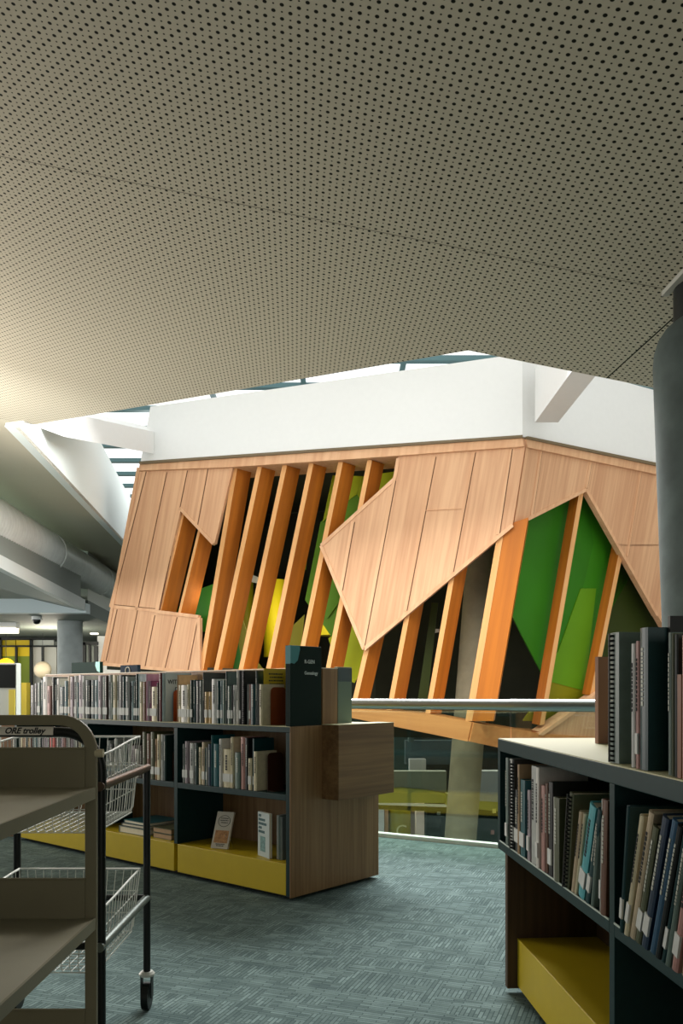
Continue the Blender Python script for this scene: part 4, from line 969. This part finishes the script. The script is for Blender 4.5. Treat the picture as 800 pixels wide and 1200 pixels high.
# white wire baskets
M_wire = mat('white_coated_wire', '#d3d6cf', .4)
M_wired = M_wire
def basket(z0, z1, zdip, label, nm='wire_basket'):
    r = empty(nm, ((XA+XB)/2, (YA+YB)/2, z0)); tag(r, label, 'basket', None)
    def k(o): o.parent = r; o.matrix_parent_inverse = Matrix.Translation(-r.location); return o
    xa, xb, ya, yb = XA+.02, XB-.018, YA+.05, YB-.03
    xa0, xb0, ya0, yb0 = xa+.03, xb-.02, ya+.02, yb-.05
    zr = lambda x, y: z1-(zdip*math.sin(math.pi*min(1, max(0, (yb-y)/(yb-ya)))*.5)**2)
    # rim
    rim = [(xa,yb,z1),(xb,yb,z1)]+[(xb, yb-(yb-ya)*i/8, zr(xb, yb-(yb-ya)*i/8)) for i in range(1,9)]+[(xa,ya,zr(xa,ya))]+[(xa, ya+(yb-ya)*i/8, zr(xa, ya+(yb-ya)*i/8)) for i in range(1,9)]
    mb = MB(); mb.tube(rim, .0042, 8); k(mb.build('rim', M_wire, smooth=True))
    low = [(xa0,yb0,z0),(xb0,yb0,z0),(xb0,ya0,z0),(xa0,ya0,z0),(xa0,yb0,z0)]
    mb = MB(); mb.tube(low, .003, 6)
    n = 15
    for i in range(n+1):
        f = i/n; x_ = xa+(xb-xa)*f; x0_ = xa0+(xb0-xa0)*f
        mb.tube([(x_,yb,z1),(x0_,yb0+.012,z0+.02),(x0_,yb0-.01,z0),(x0_,ya0+.01,z0),(x0_,ya0-.004,z0+.02),(x_,ya,zr(x_,ya))], .0017, 5, False)
    m_ = 14
    for i in range(m_+1):
        f = i/m_; y_ = yb+(ya-yb)*f; y0_ = yb0+(ya0-yb0)*f
        mb.tube([(xb,y_,zr(xb,y_)),(xb0+.006,y0_,z0+.02),(xb0-.01,y0_,z0),(xa0+.01,y0_,z0),(xa0-.006,y0_,z0+.02),(xa,y_,zr(xa,y_))], .0017, 5, False)
    for f in (.35, .7):
        q = lambda A_, B__: A_+(B__-A_)*f
        mb.tube([(q(xa,xa0),q(yb,yb0),q(z1,z0)),(q(xb,xb0),q(yb,yb0),q(z1,z0)),(q(xb,xb0),q(ya,ya0),q(zr(xb,ya),z0)),(q(xa,xa0),q(ya,ya0),q(zr(xa,ya),z0)),(q(xa,xa0),q(yb,yb0),q(z1,z0))], .0022, 5, False)
    k(mb.build('wire_mesh', M_wire))
basket(.755, 1.03, .03, 'white wire basket, upper one of the two on the black cart')
basket(.315, .535, .02, 'white wire basket, lower one of the two on the black cart')

# ================================================================ SMALL THINGS AT FAR LEFT
kx = pt(19, 777, 8.0)
ki = empty('information_stand', (kx.x-.35, 8.1, 0)); tag(ki, 'pale information stand with a black upper panel at the left edge', 'stand')
def kfix(o): o.parent = ki; o.matrix_parent_inverse = Matrix.Translation(-ki.location); return o
kfix(MB().box(kx.x-.7, kx.x, 8.0, 8.12, 0, kx.z).build('stand_body', mat('stand_body', '#b9beb8', .6), bevel=.005))
b = pt(17.5, 779, 7.98); c = pt(0, 806, 7.98)
kfix(MB().box(kx.x-.68, b.x, 7.985, 8.0, c.z, b.z).build('black_panel', M_black))
b = pt(17, 808, 7.98); c = pt(10, 840, 7.98)
kfix(MB().box(c.x, b.x, 7.985, 8.0, c.z, b.z).build('yellow_panel', mat('pale_yellow', '#d3c04e', .5)))
o = MB().box(pt(-30,0,6.4).x, pt(9.5,0,6.4).x, 6.9, 7.1, 0, .97).build('peach_box', mat('peach_board', '#b58e74', .6), bevel=.004); tag(o, 'peach coloured box beyond the left end of the long bookcase', 'box')

# ================================================================ LIGHT
w = bpy.data.worlds.new('sky'); bpy.context.scene.world = w; w.use_nodes = True
bg = w.node_tree.nodes['Background']; bg.inputs[0].default_value = (.95, .98, .97, 1); bg.inputs[1].default_value = 1.36
def area(name, loc, tgt, size, power, colr, sy=None):
    L = bpy.data.lights.new(name, 'AREA'); L.energy = power; L.color = colr; L.shape = 'RECTANGLE'; L.size = size; L.size_y = sy or size
    o = bpy.data.objects.new(name, L); COL.objects.link(o); o.location = loc
    o.rotation_euler = (Vector(tgt)-Vector(loc)).to_track_quat('-Z', 'Y').to_euler(); return o
area('gallery_side_fill', (-12.5, 14, 4.5), (-4, 10, 4.6), 7, 420, (1, .95, .88), 1.2)  # added lamp out of view, brightens the left ceiling and upper gallery
area('left_ceiling_fill', (-6.0, 7.2, 1.7), (-4.4, 7.0, 4.4), 2.6, 270, (1, .90, .82), 2.2)  # added lamp left of the frame, shining up for the ceiling glow
area('room_left_windows', (-15.2, 3, 2.0), (0, 3, 2.0), 12, 30, (1, .95, .86), 2.4)
area('wing_fill', (-9, 6.5, 3.0), (-7, 17, 3.6), 3.5, 330, (.96, 1, .99), 1.2)  # unseen added lamp that lifts the dark left wing
area('wing_side_fill', (-15.4, 22, 1.6), (-6, 22, 1.6), 9, 350, (1, .97, .9), 1.8)  # added for brightness under the wing ceiling, source not seen
area('gallery_up_fill', (-7.8, 13.2, 3.8), (-6.0, 15.2, 5.1), 2.0, 60, (1, .98, .95), 1.2)  # added upward lamp that lightens the ceiling underside over the gallery
area('skylight_daylight', (1, 10.4, 6.6), (1, 6.2, 0), 6, 1350, (1, .99, .97), 2.0)
area('duct_fill', (-4.3, 7.6, 2.6), (-5.9, 14.5, 3.9), 1.5, 60, (.98, 1, .99), 1.0)  # added lamp out of view, lights the near side of the duct
area('upstand_fill', (-3.7, 19, 6.5), (-5.2, 16, 5), 2, 40, (.97, 1, .99), 1)  # added lamp hidden behind the parapet volume, brightens the white upstand
area('rear_fill', (1.6, -5.4, 1.7), (.6, 3, .9), 5, 75, (1, .96, .88), 1.8)  # added lamp behind the camera for end panel, spines and base fronts
area('lower_level_fill', (3, 20.4, -.4), (3, 18, -3), 6, 130, (1, .93, .8), 3)  # added lamp without a fitting, brightens the lower level
for (px, py, Y, pw) in ((322,720,16.3,16), (400,720,15.9,16), (240,700,15.6,6), (650,700,16.2,8)):
    L = bpy.data.lights.new('pavilion_lamp', 'POINT'); L.energy = pw; L.color = (1,.86,.5); L.shadow_soft_size = .3
    o = bpy.data.objects.new('pavilion_lamp', L); COL.objects.link(o); o.location = pt(px, py, Y)
L = bpy.data.lights.new('wing_lamp', 'POINT'); L.energy = 200; L.color = (1,.92,.75); L.shadow_soft_size = .4
o = bpy.data.objects.new('wing_lamp', L); COL.objects.link(o); o.location = (-8.2, 23.5, 2.3)

# ================================================================ CAMERA
cam = bpy.data.cameras.new('camera'); cam.sensor_fit = 'VERTICAL'; cam.sensor_height = 36; cam.sensor_width = 24
cam.lens = F/1200*36; cam.shift_y = (HY-600)/1200; cam.clip_end = 200
co = bpy.data.objects.new('camera', cam); COL.objects.link(co); co.location = CAM; co.rotation_euler = (math.pi/2, 0, 0)
sc = bpy.context.scene; sc.camera = co
sc.view_settings.view_transform = 'Standard'; sc.view_settings.look = 'None'; sc.view_settings.gamma = 1; sc.view_settings.use_curve_mapping = False
sc.view_settings.exposure = 0.3
sc.cycles.max_bounces = 8; sc.cycles.transparent_max_bounces = 16
try: sc.cycles.use_denoising = True
except Exception: pass
